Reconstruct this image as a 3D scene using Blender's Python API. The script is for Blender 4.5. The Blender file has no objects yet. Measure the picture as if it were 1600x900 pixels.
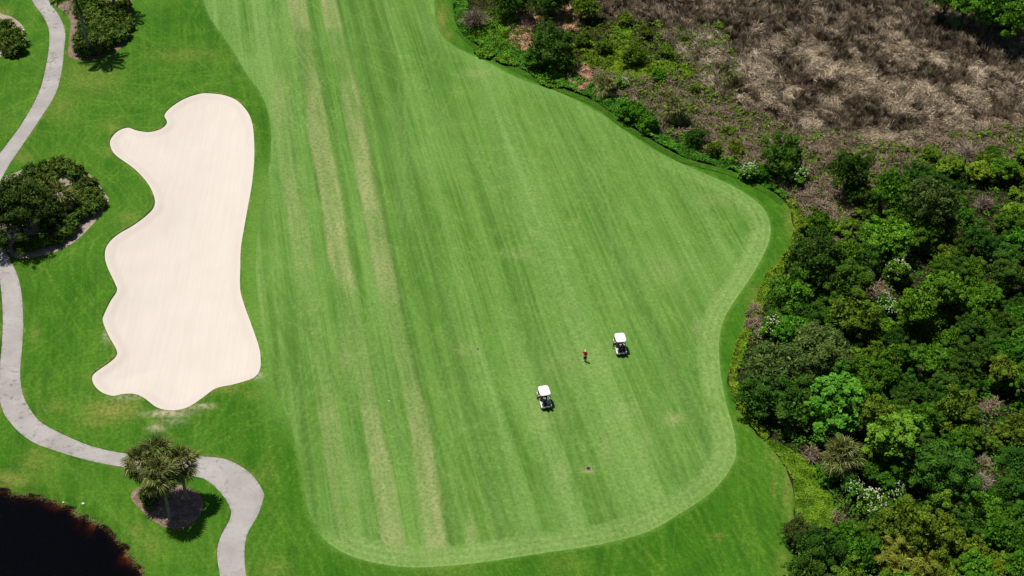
import bpy, bmesh, math, random
import numpy as np
from mathutils import Vector, Matrix
from mathutils.geometry import delaunay_2d_cdt

random.seed(7)
rng = np.random.default_rng(7)
scene = bpy.context.scene
COL = scene.collection

# ------------------------------------------------------------------ camera, sky, sun, exposure
CAM_H, PITCH, FPX = 102.0, math.radians(40.0), 2100.0
cam_data = bpy.data.cameras.new('camera')
cam_data.sensor_width = 36.0
cam_data.lens = FPX / 1600.0 * 36.0
cam_data.clip_start = 1.0
cam_data.clip_end = 6000.0
cam = bpy.data.objects.new('camera', cam_data)
COL.objects.link(cam)
cam.location = (0, 0, CAM_H)
cam.rotation_euler = (math.pi / 2 - PITCH, 0, 0)
scene.camera = cam

SUN_EL = math.radians(72.5)
SHADOW_DIR = Vector((0.86, -0.51)).normalized()          # where shadows fall on the ground
world = bpy.data.worlds.new('World')
scene.world = world
world.use_nodes = True
wn = world.node_tree
bg = wn.nodes['Background']
sky = wn.nodes.new('ShaderNodeTexSky')
sky.sky_type = 'NISHITA'
sky.sun_disc = False
sky.sun_elevation = SUN_EL
sky.sun_rotation = math.atan2(-SHADOW_DIR.x, -SHADOW_DIR.y)
wn.links.new(sky.outputs[0], bg.inputs[0])
bg.inputs[1].default_value = 0.05

sun_data = bpy.data.lights.new('sun', 'SUN')
sun_data.energy = 4.8
sun_data.angle = math.radians(0.53)
sun_data.color = (1.0, 0.955, 0.89)
sun = bpy.data.objects.new('sun', sun_data)
COL.objects.link(sun)
ldir = Vector((SHADOW_DIR.x * math.cos(SUN_EL), SHADOW_DIR.y * math.cos(SUN_EL), -math.sin(SUN_EL)))
sun.rotation_euler = ldir.to_track_quat('-Z', 'Y').to_euler()
sun.location = (-40, 150, 160)

vs = scene.view_settings
vs.view_transform = 'Standard'
vs.look = 'None'
vs.exposure = 0.0
vs.gamma = 1.0
vs.use_curve_mapping = False
scene.cycles.max_bounces = 6
scene.cycles.diffuse_bounces = 1
scene.cycles.transparent_max_bounces = 8

# ------------------------------------------------------------------ measuring helpers
CP, SP = math.cos(PITCH), math.sin(PITCH)

def G(px, py, z=0.0):
    """where the photograph's point (px, py) meets the level z"""
    a = (px - 800.0) / FPX
    b = (450.0 - py) / FPX
    dz = -SP + b * CP
    t = (z - CAM_H) / dz
    return a * t, (CP + b * SP) * t

def Gs(pts, z=0.0):
    return [G(p[0], p[1], z) for p in pts]

def Pix(x, y, z=0.0):
    dz = z - CAM_H
    depth = y * CP - dz * SP
    up = y * SP + dz * CP
    return 800 + FPX * x / depth, 450 - FPX * up / depth

def ppm(x, y, z=0.0):
    return FPX / (y * CP - (z - CAM_H) * SP)

def hash2(ix, iy, seed):
    n = (ix.astype(np.int64) * 374761393 + iy.astype(np.int64) * 668265263 + seed * 974711) & 0x7fffffff
    n = ((n ^ (n >> 13)) * 1274126177) & 0x7fffffff
    return ((n ^ (n >> 16)) & 0xffff) / 65535.0

def vnoise(x, y, seed=0):
    x = np.asarray(x, float); y = np.asarray(y, float)
    ix, iy = np.floor(x), np.floor(y)
    fx, fy = x - ix, y - iy
    fx = fx * fx * (3 - 2 * fx); fy = fy * fy * (3 - 2 * fy)
    a = hash2(ix, iy, seed); b = hash2(ix + 1, iy, seed)
    c = hash2(ix, iy + 1, seed); d = hash2(ix + 1, iy + 1, seed)
    return (a * (1 - fx) + b * fx) * (1 - fy) + (c * (1 - fx) + d * fx) * fy

def fbm(x, y, seed=0, o=3):
    s, a, t = 0, 0.5, 0
    for k in range(o):
        s = s + a * vnoise(x * 2 ** k, y * 2 ** k, seed + k * 17); t += a; a *= 0.5
    return s / t

def smooth(a, b, x):
    t = np.clip((np.asarray(x, float) - a) / (b - a), 0, 1)
    return t * t * (3 - 2 * t)

def catmull(pts, n=6, closed=True):
    pts = [np.array(p, float) for p in pts]
    out = []
    m = len(pts)
    for i in range(m if closed else m - 1):
        if closed:
            p0, p1, p2, p3 = pts[i - 1], pts[i], pts[(i + 1) % m], pts[(i + 2) % m]
        else:
            p0, p1, p2, p3 = pts[max(i - 1, 0)], pts[i], pts[i + 1], pts[min(i + 2, m - 1)]
        for k in range(n):
            t = k / n
            out.append(0.5 * ((2 * p1) + (-p0 + p2) * t + (2 * p0 - 5 * p1 + 4 * p2 - p3) * t * t + (-p0 + 3 * p1 - 3 * p2 + p3) * t ** 3))
    if not closed:
        out.append(pts[-1])
    return np.array(out)

def pdist(P, poly, closed=True):
    """distance of points to a polyline"""
    P = np.asarray(P, float); poly = np.asarray(poly, float)
    best = np.full(len(P), 1e9)
    A = poly; B = np.roll(poly, -1, 0)
    if not closed:
        A, B = poly[:-1], poly[1:]
    for a, b in zip(A, B):
        d = b - a
        l2 = d @ d
        if l2 < 1e-12: continue
        t = np.clip(((P - a) @ d) / l2, 0, 1)
        q = P - a - t[:, None] * d
        best = np.minimum(best, q[:, 0] ** 2 + q[:, 1] ** 2)
    return np.sqrt(best)

def inside(P, poly):
    P = np.asarray(P, float); poly = np.asarray(poly, float)
    r = np.zeros(len(P), bool)
    x, y = P[:, 0], P[:, 1]
    A = poly; B = np.roll(poly, -1, 0)
    for a, b in zip(A, B):
        c = (a[1] > y) != (b[1] > y)
        if not c.any(): continue
        xi = (b[0] - a[0]) * (y - a[1]) / ((b[1] - a[1]) if b[1] != a[1] else 1e-12) + a[0]
        r ^= c & (x < xi)
    return r

# ------------------------------------------------------------------ object helpers
def tag(o, label=None, cat=None, group=None, kind=None):
    if label: o['label'] = label
    if cat: o['category'] = cat
    if group: o['group'] = group
    if kind: o['kind'] = kind
    return o

def link(o, parent=None):
    COL.objects.link(o)
    if parent is not None: o.parent = parent
    return o

def empty(name, loc, rz=0.0):
    o = bpy.data.objects.new(name, None)
    o.location = loc; o.rotation_euler = (0, 0, rz)
    o.empty_display_size = 0.2
    return link(o)

def np_mesh(name, V, F, mat=None, attrs=None, face_attrs=None, smooth_sh=False):
    V = np.ascontiguousarray(V, dtype=np.float32); F = np.asarray(F)
    me = bpy.data.meshes.new(name)
    n, k = F.shape
    me.vertices.add(len(V)); me.vertices.foreach_set('co', V.ravel())
    me.loops.add(n * k); me.loops.foreach_set('vertex_index', F.astype(np.int32).ravel())
    me.polygons.add(n)
    me.polygons.foreach_set('loop_start', np.arange(0, n * k, k, dtype=np.int32))
    me.polygons.foreach_set('loop_total', np.full(n, k, dtype=np.int32))
    if smooth_sh: me.polygons.foreach_set('use_smooth', np.ones(n, bool))
    me.update(calc_edges=True)
    for nm, arr in (attrs or {}).items():
        a = me.attributes.new(nm, 'FLOAT', 'POINT'); a.data.foreach_set('value', np.asarray(arr, np.float32))
    for nm, arr in (face_attrs or {}).items():
        a = me.attributes.new(nm, 'FLOAT', 'FACE'); a.data.foreach_set('value', np.asarray(arr, np.float32))
    if mat: me.materials.append(mat)
    return me

def obj(name, me, parent=None, loc=None):
    o = bpy.data.objects.new(name, me)
    if loc is not None: o.location = loc
    return link(o, parent)

def bm_mesh(name, bm, mat=None, smooth_sh=False):
    me = bpy.data.meshes.new(name)
    bm.normal_update()
    bm.to_mesh(me); bm.free()
    if smooth_sh:
        me.polygons.foreach_set('use_smooth', np.ones(len(me.polygons), bool))
    if mat: me.materials.append(mat)
    return me

# ------------------------------------------------------------------ materials
class NT:
    def __init__(s, name):
        s.m = bpy.data.materials.new(name); s.m.use_nodes = True
        s.t = s.m.node_tree; s.t.nodes.clear()
        s.out = s.t.nodes.new('ShaderNodeOutputMaterial')
    def n(s, typ, **kw):
        nd = s.t.nodes.new(typ)
        for k, v in kw.items(): setattr(nd, k, v)
        return nd
    def put(s, sock, v):
        if isinstance(v, bpy.types.NodeSocket): s.t.links.new(v, sock)
        elif isinstance(v, (tuple, list)) and len(v) == 3 and sock.type == 'RGBA': sock.default_value = (*v, 1)
        else: sock.default_value = v
    def mix(s, f, a, b, blend='MIX'):
        nd = s.n('ShaderNodeMix', data_type='RGBA', blend_type=blend)
        s.put(nd.inputs[0], f); s.put(nd.inputs[6], a); s.put(nd.inputs[7], b)
        return nd.outputs[2]
    def math(s, op, a, b=0.0, c=0.0):
        nd = s.n('ShaderNodeMath', operation=op)
        s.put(nd.inputs[0], a); s.put(nd.inputs[1], b); s.put(nd.inputs[2], c)
        return nd.outputs[0]
    def rng(s, v, a, b, c=0.0, d=1.0):
        nd = s.n('ShaderNodeMapRange'); nd.clamp = True
        s.put(nd.inputs[0], v); nd.inputs[1].default_value = a; nd.inputs[2].default_value = b
        nd.inputs[3].default_value = c; nd.inputs[4].default_value = d
        return nd.outputs[0]
    def coord(s, rot=0.0, sc=(1, 1, 1)):
        tc = s.n('ShaderNodeTexCoord'); mp = s.n('ShaderNodeMapping')
        s.t.links.new(tc.outputs['Object'], mp.inputs[0])
        mp.vector_type = 'TEXTURE'                       # rotate first, then stretch
        mp.inputs['Rotation'].default_value = (0, 0, rot); mp.inputs['Scale'].default_value = tuple(1.0 / c for c in sc)
        return mp.outputs[0]
    def noise(s, scale, detail=3.0, vec=None, rough=0.55):
        nd = s.n('ShaderNodeTexNoise'); nd.inputs['Scale'].default_value = scale
        nd.inputs['Detail'].default_value = detail; nd.inputs['Roughness'].default_value = rough
        s.t.links.new(vec if vec is not None else s.coord(), nd.inputs['Vector'])
        return nd.outputs[0]
    def attr(s, name):
        nd = s.n('ShaderNodeAttribute', attribute_name=name); return nd.outputs['Fac']
    def bump(s, h, strength, dist):
        nd = s.n('ShaderNodeBump'); nd.inputs['Strength'].default_value = strength; nd.inputs['Distance'].default_value = dist
        s.t.links.new(h, nd.inputs['Height']); return nd.outputs[0]
    def principled(s, col, rough=0.8, spec=0.3, metal=0.0, normal=None):
        nd = s.n('ShaderNodeBsdfPrincipled')
        s.put(nd.inputs['Base Color'], col); s.put(nd.inputs['Roughness'], rough)
        nd.inputs['Specular IOR Level'].default_value = spec; nd.inputs['Metallic'].default_value = metal
        if normal is not None: s.t.links.new(normal, nd.inputs['Normal'])
        return nd.outputs[0]
    def end(s, sh):
        s.t.links.new(sh, s.out.inputs[0]); return s.m

def plain(name, col, rough=0.6, spec=0.3, metal=0.0, vary=0.12, scale=6.0):
    t = NT(name)
    n = t.noise(scale, 3)
    c = t.mix(t.rng(n, 0.3, 0.7), tuple(v * (1 - vary) for v in col), tuple(min(1, v * (1 + vary)) for v in col))
    return t.end(t.principled(c, rough, spec, metal))

STRIPE = math.radians(11.3)

def turf(name, c_dark, c_light, c_pale, c_tan, streak=0.5, fine=0.3, c_cut=None, wear=0.26, lines=1.0):
    t = NT(name)
    big = t.noise(0.045, 3)
    mid = t.noise(0.33, 4)
    sm = t.noise(2.6, 4)
    fn = t.noise(9.0, 3)
    st = t.noise(1.0, 3, t.coord(STRIPE, (2.3, 0.05, 1)))
    st2 = t.noise(1.0, 2, t.coord(STRIPE + 0.4, (3.0, 0.10, 1)))
    ln = t.noise(1.0, 2, t.coord(STRIPE + 0.02, (3.6, 0.03, 1)))
    sc1 = t.noise(1.0, 3, t.coord(STRIPE + 0.28, (4.2, 0.09, 1)))
    sc2 = t.noise(1.0, 3, t.coord(STRIPE - 0.35, (4.2, 0.12, 1)))
    f = t.math('ADD', t.math('MULTIPLY', t.rng(st, 0.36, 0.64), streak), t.math('MULTIPLY', t.rng(mid, 0.3, 0.7), 1 - streak))
    col = t.mix(f, c_dark, c_light)
    col = t.mix(t.rng(big, 0.42, 0.66, 0, 0.35), col, tuple(a * 0.6 + b * 0.4 for a, b in zip(c_light, c_pale)))
    col = t.mix(t.math('MULTIPLY', t.rng(st2, 0.56, 0.75), 0.22), col, c_pale)
    col = t.mix(t.rng(t.math('ADD', t.math('MULTIPLY', mid, 0.5), t.math('MULTIPLY', sm, 0.5)), 0.56, 0.70, 0, wear), col, c_tan)
    col = t.mix(t.rng(ln, 0.50, 0.66, 0, 0.30 * lines), col, c_pale)
    col = t.mix(t.rng(ln, 0.47, 0.34, 0, 0.34 * lines), col, tuple(a * 0.8 for a in c_dark))
    patch = t.rng(t.noise(0.12, 2), 0.40, 0.62)
    col = t.mix(t.math('MULTIPLY', t.rng(sc1, 0.57, 0.66, 0, 0.36 * (0.4 + 0.6 * lines)), patch), col, c_pale)
    col = t.mix(t.math('MULTIPLY', t.rng(sc2, 0.58, 0.67, 0, 0.34 * (0.4 + 0.6 * lines)), t.math('SUBTRACT', 1.0, patch)), col, c_pale)
    col = t.mix(t.math('MULTIPLY', t.attr('dark'), 0.75), col, tuple(a * 0.72 for a in c_dark))
    col = t.mix(t.math('MULTIPLY', t.attr('track'), t.rng(sm, 0.3, 0.65, 0.45, 1.0)), col, c_pale)
    col = t.mix(t.math('MULTIPLY', t.attr('tan'), t.rng(t.math('ADD', t.math('MULTIPLY', sm, 0.6), t.math('MULTIPLY', fn, 0.4)), 0.36, 0.56, 0.4, 1.0)), col, c_tan)
    if c_cut: col = t.mix(t.attr('cut'), col, c_cut)          # where the mower has strayed past the fairway edge
    if c_cut: col = t.mix(t.math('MULTIPLY', t.attr('spill'), t.rng(sm, 0.35, 0.6, 0.3, 1.0)), col, (0.50, 0.43, 0.33))   # sand thrown out of the bunker
    v = t.rng(fn, 0.3, 0.7, 1 - fine, 1 + fine)
    v2 = t.rng(sm, 0.3, 0.7, 1 - fine * 0.5, 1 + fine * 0.5)
    vm = t.math('MULTIPLY', v, v2)
    comb = t.n('ShaderNodeCombineColor')
    for i in range(3): t.t.links.new(vm, comb.inputs[i])
    col = t.mix(1.0, col, comb.outputs[0], 'MULTIPLY')
    return t.end(t.principled(col, 0.85, 0.15, normal=t.bump(fn, 0.25, 0.05)))

M = {}
M['fairway'] = turf('fairway_turf', (0.054, 0.148, 0.012), (0.108, 0.234, 0.031), (0.200, 0.320, 0.088), (0.275, 0.300, 0.118), 0.6, 0.17, lines=0.66)
M['rough'] = turf('rough_turf', (0.018, 0.088, 0.001), (0.042, 0.146, 0.002), (0.140, 0.240, 0.028), (0.250, 0.232, 0.055), 0.35, 0.26, (0.105, 0.225, 0.030), 0.16, 0.30)

def leaf(name, a, b, sat_var=0.5, trans=0.28):
    t = NT(name)
    oi = t.n('ShaderNodeObjectInfo')
    col = t.mix(t.attr('var'), a, b)
    hsv = t.n('ShaderNodeHueSaturation')
    t.put(hsv.inputs['Hue'], t.rng(oi.outputs['Random'], 0, 1, 0.485, 0.515))
    t.put(hsv.inputs['Value'], t.rng(t.math('FRACT', t.math('MULTIPLY', oi.outputs['Random'], 7.31)), 0, 1, 1 - sat_var * 0.5, 1 + sat_var * 0.5))
    t.put(hsv.inputs['Color'], col)
    col = hsv.outputs[0]
    p = t.principled(col, 0.75, 0.06)
    tr = t.n('ShaderNodeBsdfTranslucent'); t.put(tr.inputs[0], col)
    mx = t.n('ShaderNodeMixShader'); mx.inputs[0].default_value = trans
    t.t.links.new(p, mx.inputs[1]); t.t.links.new(tr.outputs[0], mx.inputs[2])
    return t.end(mx.outputs[0])

LEAF = {
    'oak': leaf('oak_leaf', (0.005, 0.016, 0.002), (0.072, 0.125, 0.020), 0.2, 0.06),
    'dark': leaf('leaf_dark_green', (0.006, 0.022, 0.002), (0.085, 0.2, 0.02), 0.5, 0.06),
    'mid': leaf('leaf_mid_green', (0.008, 0.036, 0.002), (0.135, 0.33, 0.02), 0.5, 0.06),
    'bright': leaf('leaf_bright_green', (0.026, 0.1, 0.005), (0.185, 0.42, 0.035), 0.15, 0.12),
    'olive': leaf('leaf_olive', (0.011, 0.032, 0.002), (0.19, 0.3, 0.024), 0.5, 0.06),
    'grey': leaf('leaf_grey_green', (0.012, 0.03, 0.004), (0.145, 0.225, 0.048), 0.4, 0.06),
    'lime': leaf('leaf_lime', (0.05, 0.12, 0.006), (0.28, 0.43, 0.03), 0.3, 0.2),
    'yellow': leaf('leaf_yellow', (0.055, 0.08, 0.006), (0.33, 0.36, 0.05), 0.2, 0.1),
    'dead':   leaf('dead_twigs', (0.11, 0.085, 0.060), (0.36, 0.29, 0.22), 0.4, 0.1),
    'vine': leaf('leaf_vine', (0.025, 0.12, 0.006), (0.125, 0.37, 0.035), 0.2, 0.2),
    'bracken': leaf('dry_bracken', (0.055, 0.042, 0.025), (0.36, 0.285, 0.19), 0.3, 0.1),
    'orange': leaf('orange_dry_fern', (0.2, 0.115, 0.055), (0.68, 0.45, 0.27), 0.2, 0.15),
    'straw': leaf('marsh_straw', (0.034, 0.025, 0.011), (0.72, 0.59, 0.41), 0.1, 0.1),
    'palm': leaf('palm_frond', (0.036, 0.055, 0.01), (0.31, 0.335, 0.1), 0.3, 0.15),
    'shrub': leaf('shrub_leaf', (0.006, 0.024, 0.002), (0.165, 0.26, 0.038), 0.3, 0.08),
    'white':  leaf('white_blossom', (0.50, 0.56, 0.34), (0.80, 0.82, 0.64), 0.1, 0.2),
    'weed': leaf('bank_weed', (0.07, 0.105, 0.02), (0.34, 0.34, 0.13), 0.2, 0.3),
    'ridge': leaf('ridge_grass', (0.055, 0.15, 0.01), (0.13, 0.27, 0.025), 0.2, 0.4),
}
M['bark'] = plain('bark', (0.10, 0.085, 0.065), 0.9, 0.1, vary=0.4, scale=5)
M['palm_bark'] = plain('palm_bark', (0.20, 0.19, 0.165), 0.9, 0.1, vary=0.3, scale=4)

def mat_sand():
    t = NT('bunker_sand')
    a = t.noise(0.25, 4); b = t.noise(6, 3)
    rake = t.noise(1.0, 2, t.coord(0.06, (5.0, 0.12, 1)))
    c = t.mix(t.rng(a, 0.3, 0.7), (0.585, 0.532, 0.468), (0.615, 0.562, 0.498))
    c = t.mix(t.rng(rake, 0.42, 0.66, 0, 0.45), c, (0.55, 0.488, 0.43))
    c = t.mix(t.rng(b, 0.3, 0.7, 0, 0.12), c, (0.54, 0.48, 0.42))
    # the damp face of the bunker, a hand's breadth below the grass, is a little pinker
    c = t.mix(t.math('MULTIPLY', t.attr('tan'), t.rng(a, 0.35, 0.6, 0.45, 1.0)), c, (0.52, 0.445, 0.395))
    return t.end(t.principled(c, 0.95, 0.1, normal=t.bump(b, 0.2, 0.03)))
M['sand'] = mat_sand()

def mat_path():
    t = NT('path_concrete')
    a = t.noise(0.35, 4); b = t.noise(2.2, 5); c3 = t.noise(12, 3)
    c = t.mix(t.rng(a, 0.3, 0.7), (0.272, 0.253, 0.235), (0.398, 0.374, 0.352))
    c = t.mix(t.rng(b, 0.50, 0.72, 0, 0.45), c, (0.27, 0.25, 0.235))
    c = t.mix(t.math('MULTIPLY', t.math('MULTIPLY', t.attr('dark'), 0.8), t.rng(b, 0.45, 0.62)), c, (0.13, 0.11, 0.09))
    st = t.noise(1.4, 5, None, 0.7)
    c = t.mix(t.rng(st, 0.55, 0.63, 0, 0.35), c, (0.215, 0.195, 0.18))
    c = t.mix(t.rng(c3, 0.35, 0.65, 0, 0.25), c, (0.46, 0.435, 0.42))
    return t.end(t.principled(c, 0.85, 0.2, normal=t.bump(c3, 0.15, 0.02)))
M['path'] = mat_path()

def mat_mulch(name, a, b, c):
    t = NT(name)
    n1 = t.noise(1.2, 4); n2 = t.noise(9, 4)
    col = t.mix(t.rng(n1, 0.35, 0.65), a, b)
    col = t.mix(t.rng(n2, 0.4, 0.65), col, c)
    return t.end(t.principled(col, 0.95, 0.1, normal=t.bump(n2, 0.6, 0.08)))
M['mulch'] = mat_mulch('mulch', (0.20, 0.13, 0.095), (0.33, 0.25, 0.20), (0.13, 0.085, 0.06))
M['pale_mulch'] = mat_mulch('pale_mulch', (0.30, 0.24, 0.19), (0.50, 0.43, 0.37), (0.24, 0.18, 0.14))
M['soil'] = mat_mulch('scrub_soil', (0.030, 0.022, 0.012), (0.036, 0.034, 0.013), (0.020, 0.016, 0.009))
M['marsh_soil'] = mat_mulch('marsh_soil', (0.050, 0.036, 0.024), (0.085, 0.062, 0.042), (0.028, 0.021, 0.014))

def mat_bed():
    t = NT('pond_bed')
    n1 = t.noise(0.5, 3); n2 = t.noise(2.5, 3)
    col = t.mix(t.rng(n1, 0.52, 0.64), (0.014, 0.010, 0.006), (0.33, 0.19, 0.08))
    col = t.mix(t.rng(n2, 0.45, 0.65, 0, 0.6), col, (0.06, 0.035, 0.016))
    return t.end(t.principled(col, 0.9, 0.1))
M['bed'] = mat_bed()

def mat_water():
    t = NT('pond_water')
    tr = t.n('ShaderNodeBsdfTransparent')
    gl = t.n('ShaderNodeBsdfGlossy'); gl.inputs['Roughness'].default_value = 0.06
    nb = t.bump(t.noise(1.6, 3), 0.06, 0.05)
    t.t.links.new(nb, gl.inputs['Normal'])
    fr = t.n('ShaderNodeFresnel'); fr.inputs[0].default_value = 1.33
    mx = t.n('ShaderNodeMixShader')
    t.t.links.new(fr.outputs[0], mx.inputs[0]); t.t.links.new(tr.outputs[0], mx.inputs[1]); t.t.links.new(gl.outputs[0], mx.inputs[2])
    va = t.n('ShaderNodeVolumeAbsorption')
    va.inputs['Color'].default_value = (0.56, 0.33, 0.10, 1); va.inputs['Density'].default_value = 5.0
    t.t.links.new(va.outputs[0], t.out.inputs['Volume'])
    return t.end(mx.outputs[0])
M['water'] = mat_water()

# ------------------------------------------------------------------ outlines measured on the ground
fairway_px = [(312, -45), (318, 0), (330, 30), (360, 72), (387, 117), (408, 147), (420, 180), (424, 210), (423, 245), (415, 300), (404, 360),
    (400, 420), (404, 480), (411, 525), (420, 570), (432, 610), (446, 645), (459, 682), (470, 727), (477, 775), (486, 808), (506, 841), (536, 862), (572, 875),
    (620, 884), (665, 886), (740, 881), (800, 873), (860, 864), (905, 858), (960, 847), (1014, 831), (1062, 803), (1104, 775), (1131, 748),
    (1147, 721), (1150, 700), (1146, 673), (1137, 642), (1129, 607), (1125, 580), (1123, 540), (1129, 505), (1144, 476), (1168, 441),
    (1188, 407), (1201, 377), (1204, 353), (1197, 329), (1179, 311), (1146, 290), (1104, 272), (1056, 252), (1012, 229), (969, 200), (940, 179),
    (882, 147), (810, 121), (761, 96), (717, 77), (692, 58), (681, 36), (678, 0), (674, -45)]
bunker_px = [(325.5, 147), (349, 150), (370, 159), (386, 176), (394, 194), (397.5, 220), (397.6, 254), (394, 291), (388, 325), (382, 359),
    (377, 390), (376, 419), (376, 456), (383, 482), (394, 513), (404, 542), (408, 563), (407, 583), (396, 596), (367, 605), (339, 610.6),
    (323, 621), (302, 635.5), (283.5, 643), (262.5, 643.7), (244, 638), (226, 624), (210, 617), (191.6, 617), (176, 619.5), (157.5, 612.7),
    (146, 600), (143.5, 588), (150, 580), (170.6, 566), (181.6, 555), (181, 545), (170.6, 526.6), (160.6, 503), (163, 491), (173, 471.5),
    (183, 456), (179, 443), (168, 419.5), (164.6, 404), (168, 388), (184, 372), (210, 356.5), (231, 340.7), (241.5, 327.6), (241.5, 312),
    (231, 291), (210, 268.5), (184, 249), (174.5, 236), (172.7, 221), (184, 207), (199.5, 201), (215, 206), (233.6, 208), (252, 203),
    (261, 193), (257, 181), (268, 168), (289, 155), (310, 148)]
path_outer = [(76, -40), (76, 0), (92, 24), (102, 50), (101, 74), (97, 110), (87, 147), (60, 190), (30, 234), (10, 265), (-6, 300), (-10, 340),
    (-2, 375), (13, 401), (25, 425), (33, 454), (36, 500), (34, 540), (31, 570), (31, 592), (34, 610), (39, 624), (52, 645), (67, 660), (107, 681),
    (147, 697), (197, 708), (255, 713), (312, 713), (347, 716), (374, 727), (395, 743), (411, 767), (411, 780), (403, 804), (387, 833), (382, 860),
    (384, 897), (392, 950)]
path_inner = [(49, -40), (50, 0), (66, 24), (76, 46), (77, 73), (71, 110), (60, 147), (34, 193), (3, 234), (-20, 265), (-36, 300), (-40, 340),
    (-32, 375), (-15, 405), (-3, 430), (2, 456), (4, 500), (2, 540), (-2, 575), (-4, 600), (-1, 625), (6, 645), (17, 660), (31, 675), (54, 691),
    (80, 701), (107, 710), (150, 722), (200, 731), (255, 739), (307, 745), (328, 754), (349, 775), (360, 796), (358, 812), (344, 839), (339, 865),
    (343, 897), (352, 950)]
shore_px = [(-220, 745), (-60, 762), (0, 765), (27, 770), (50, 774), (67, 775), (88, 785), (107, 793), (133, 806), (160, 820), (181, 839), (195, 856),
    (211, 877), (226, 897), (245, 940), (262, 1010), (200, 1120), (0, 1180), (-300, 1180), (-420, 900)]
palm_bed_px = [(205, 777), (209, 766), (222, 760), (245, 757), (270, 757), (292, 761), (310, 771), (318, 786), (314, 803), (300, 819), (282, 827), (262, 826), (240, 815), (222, 799), (210, 787)]
top_bed_px = [(78, -45), (80, 0), (97, 17), (110, 33), (109, 55), (107, 86), (113, 92), (130, 96), (150, 92), (184, 79), (198, 64), (207, 50), (206, 35), (203, 20), (207, 0), (210, -45)]
left_bed_px = [(-70, 5), (-30, 14), (0, 22), (22, 30), (37, 44), (40, 58), (41, 72), (31, 83), (14, 88), (0, 92), (-30, 104), (-80, 108)]
island_px = [(8, 277), (24, 270), (45, 262), (70, 254), (100, 250), (128, 264), (150, 285), (167, 308), (170, 319), (153, 345), (124, 375), (96, 392), (58, 402), (24, 404), (6, 380), (0, 345), (1, 305)]
scrub_edge = [(704, -45), (706, 0), (710, 30), (725, 58), (767, 83), (824, 113), (882, 139), (928, 157), (969, 188), (1027, 225), (1070, 247), (1140, 266),
    (1192, 290), (1227, 313), (1239, 338), (1238, 373), (1224, 402), (1200, 428), (1190, 445), (1174, 485), (1150, 540), (1139, 580), (1140, 610),
    (1152, 640), (1175, 672), (1195, 691), (1219, 718), (1240, 754), (1242, 790), (1238, 811), (1230, 838), (1240, 868), (1236, 900), (1232, 950)]
marsh_edge = [(880, -45), (905, 0), (960, 28), (1010, 45), (1060, 75), (1085, 120), (1130, 160), (1190, 195), (1290, 215), (1400, 238), (1470, 215), (1540, 205), (1620, 200), (1720, 195)]

rj = np.random.default_rng(3)
fairway = catmull(Gs(fairway_px), 5)
bunker = catmull(Gs(bunker_px), 5)
WATER_Z = -0.45
shore = catmull(Gs(shore_px, WATER_Z), 7)
shore = shore + np.stack([vnoise(np.arange(len(shore)) * 0.55, np.zeros(len(shore)), 5) - 0.5, vnoise(np.arange(len(shore)) * 0.55, np.zeros(len(shore)), 9) - 0.5], 1) * 0.9
po = catmull(Gs(path_outer), 4, False); pi_ = catmull(Gs(path_inner), 4, False)
path = np.vstack([po, pi_[::-1]])
palm_bed = catmull(Gs(palm_bed_px), 4)
top_bed = catmull(Gs(top_bed_px), 4)
left_bed = catmull(Gs(left_bed_px), 4)
island = catmull(Gs(island_px), 4)
scrub_line = catmull(Gs(scrub_edge), 4, False)
scrub_line = scrub_line + np.stack([vnoise(np.arange(len(scrub_line)) * 0.6, np.zeros(len(scrub_line)), 15) - 0.5, vnoise(np.arange(len(scrub_line)) * 0.6, np.zeros(len(scrub_line)), 19) - 0.5], 1) * 0.5
scrub = np.vstack([scrub_line, [(70, 62), (180, 62), (180, 330), (-10, 330)]])
marsh_line = catmull(Gs(marsh_edge), 4, False)
marsh = np.vstack([marsh_line, [(170, 200), (170, 320), (14, 320)]])

def height(P):
    P = np.asarray(P, float).reshape(-1, 2)
    x, y = P[:, 0], P[:, 1]
    h = 0.22 * np.sin(x / 8.5 + 1.0) * np.sin(y / 10.0) + 0.5 * (fbm(x / 26.0, y / 26.0, 3, 2) - 0.5)
    near = (np.abs(x) < 120) & (y > 50) & (y < 240)
    h = np.where(near, h, 0)
    left = near & (x < -10)
    if left.any():
        Q = P[left]
        db = pdist(Q, bunker)
        h2 = h[left] + 0.32 * np.exp(-(db / 2.6) ** 2)
        ds = pdist(Q, shore); s_in = inside(Q, shore)
        sd = np.where(s_in, -ds, ds)
        base = h2 * smooth(0.5, 5.0, sd)
        bank = -0.52 * (1 - smooth(0.0, 0.9, sd))
        bed = WATER_Z - 0.05 - 0.62 * np.clip(-sd, 0, 9) - 0.35 * (fbm(Q[:, 0] / 1.1, Q[:, 1] / 1.1, 44, 2) - 0.35) * smooth(0, 0.8, -sd)
        h[left] = np.where(s_in, bed, base + bank)
    return h

def hz(x, y):
    return float(height([(x, y)])[0])

# ------------------------------------------------------------------ terrain: one triangulation, cut into its named surfaces
def keep_in_view(X, Y, marg):
    px, py = Pix(X, Y)
    return (px > -marg) & (px < 1600 + marg) & (py > -marg) & (py < 900 + marg) & (Y > 30)

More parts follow.
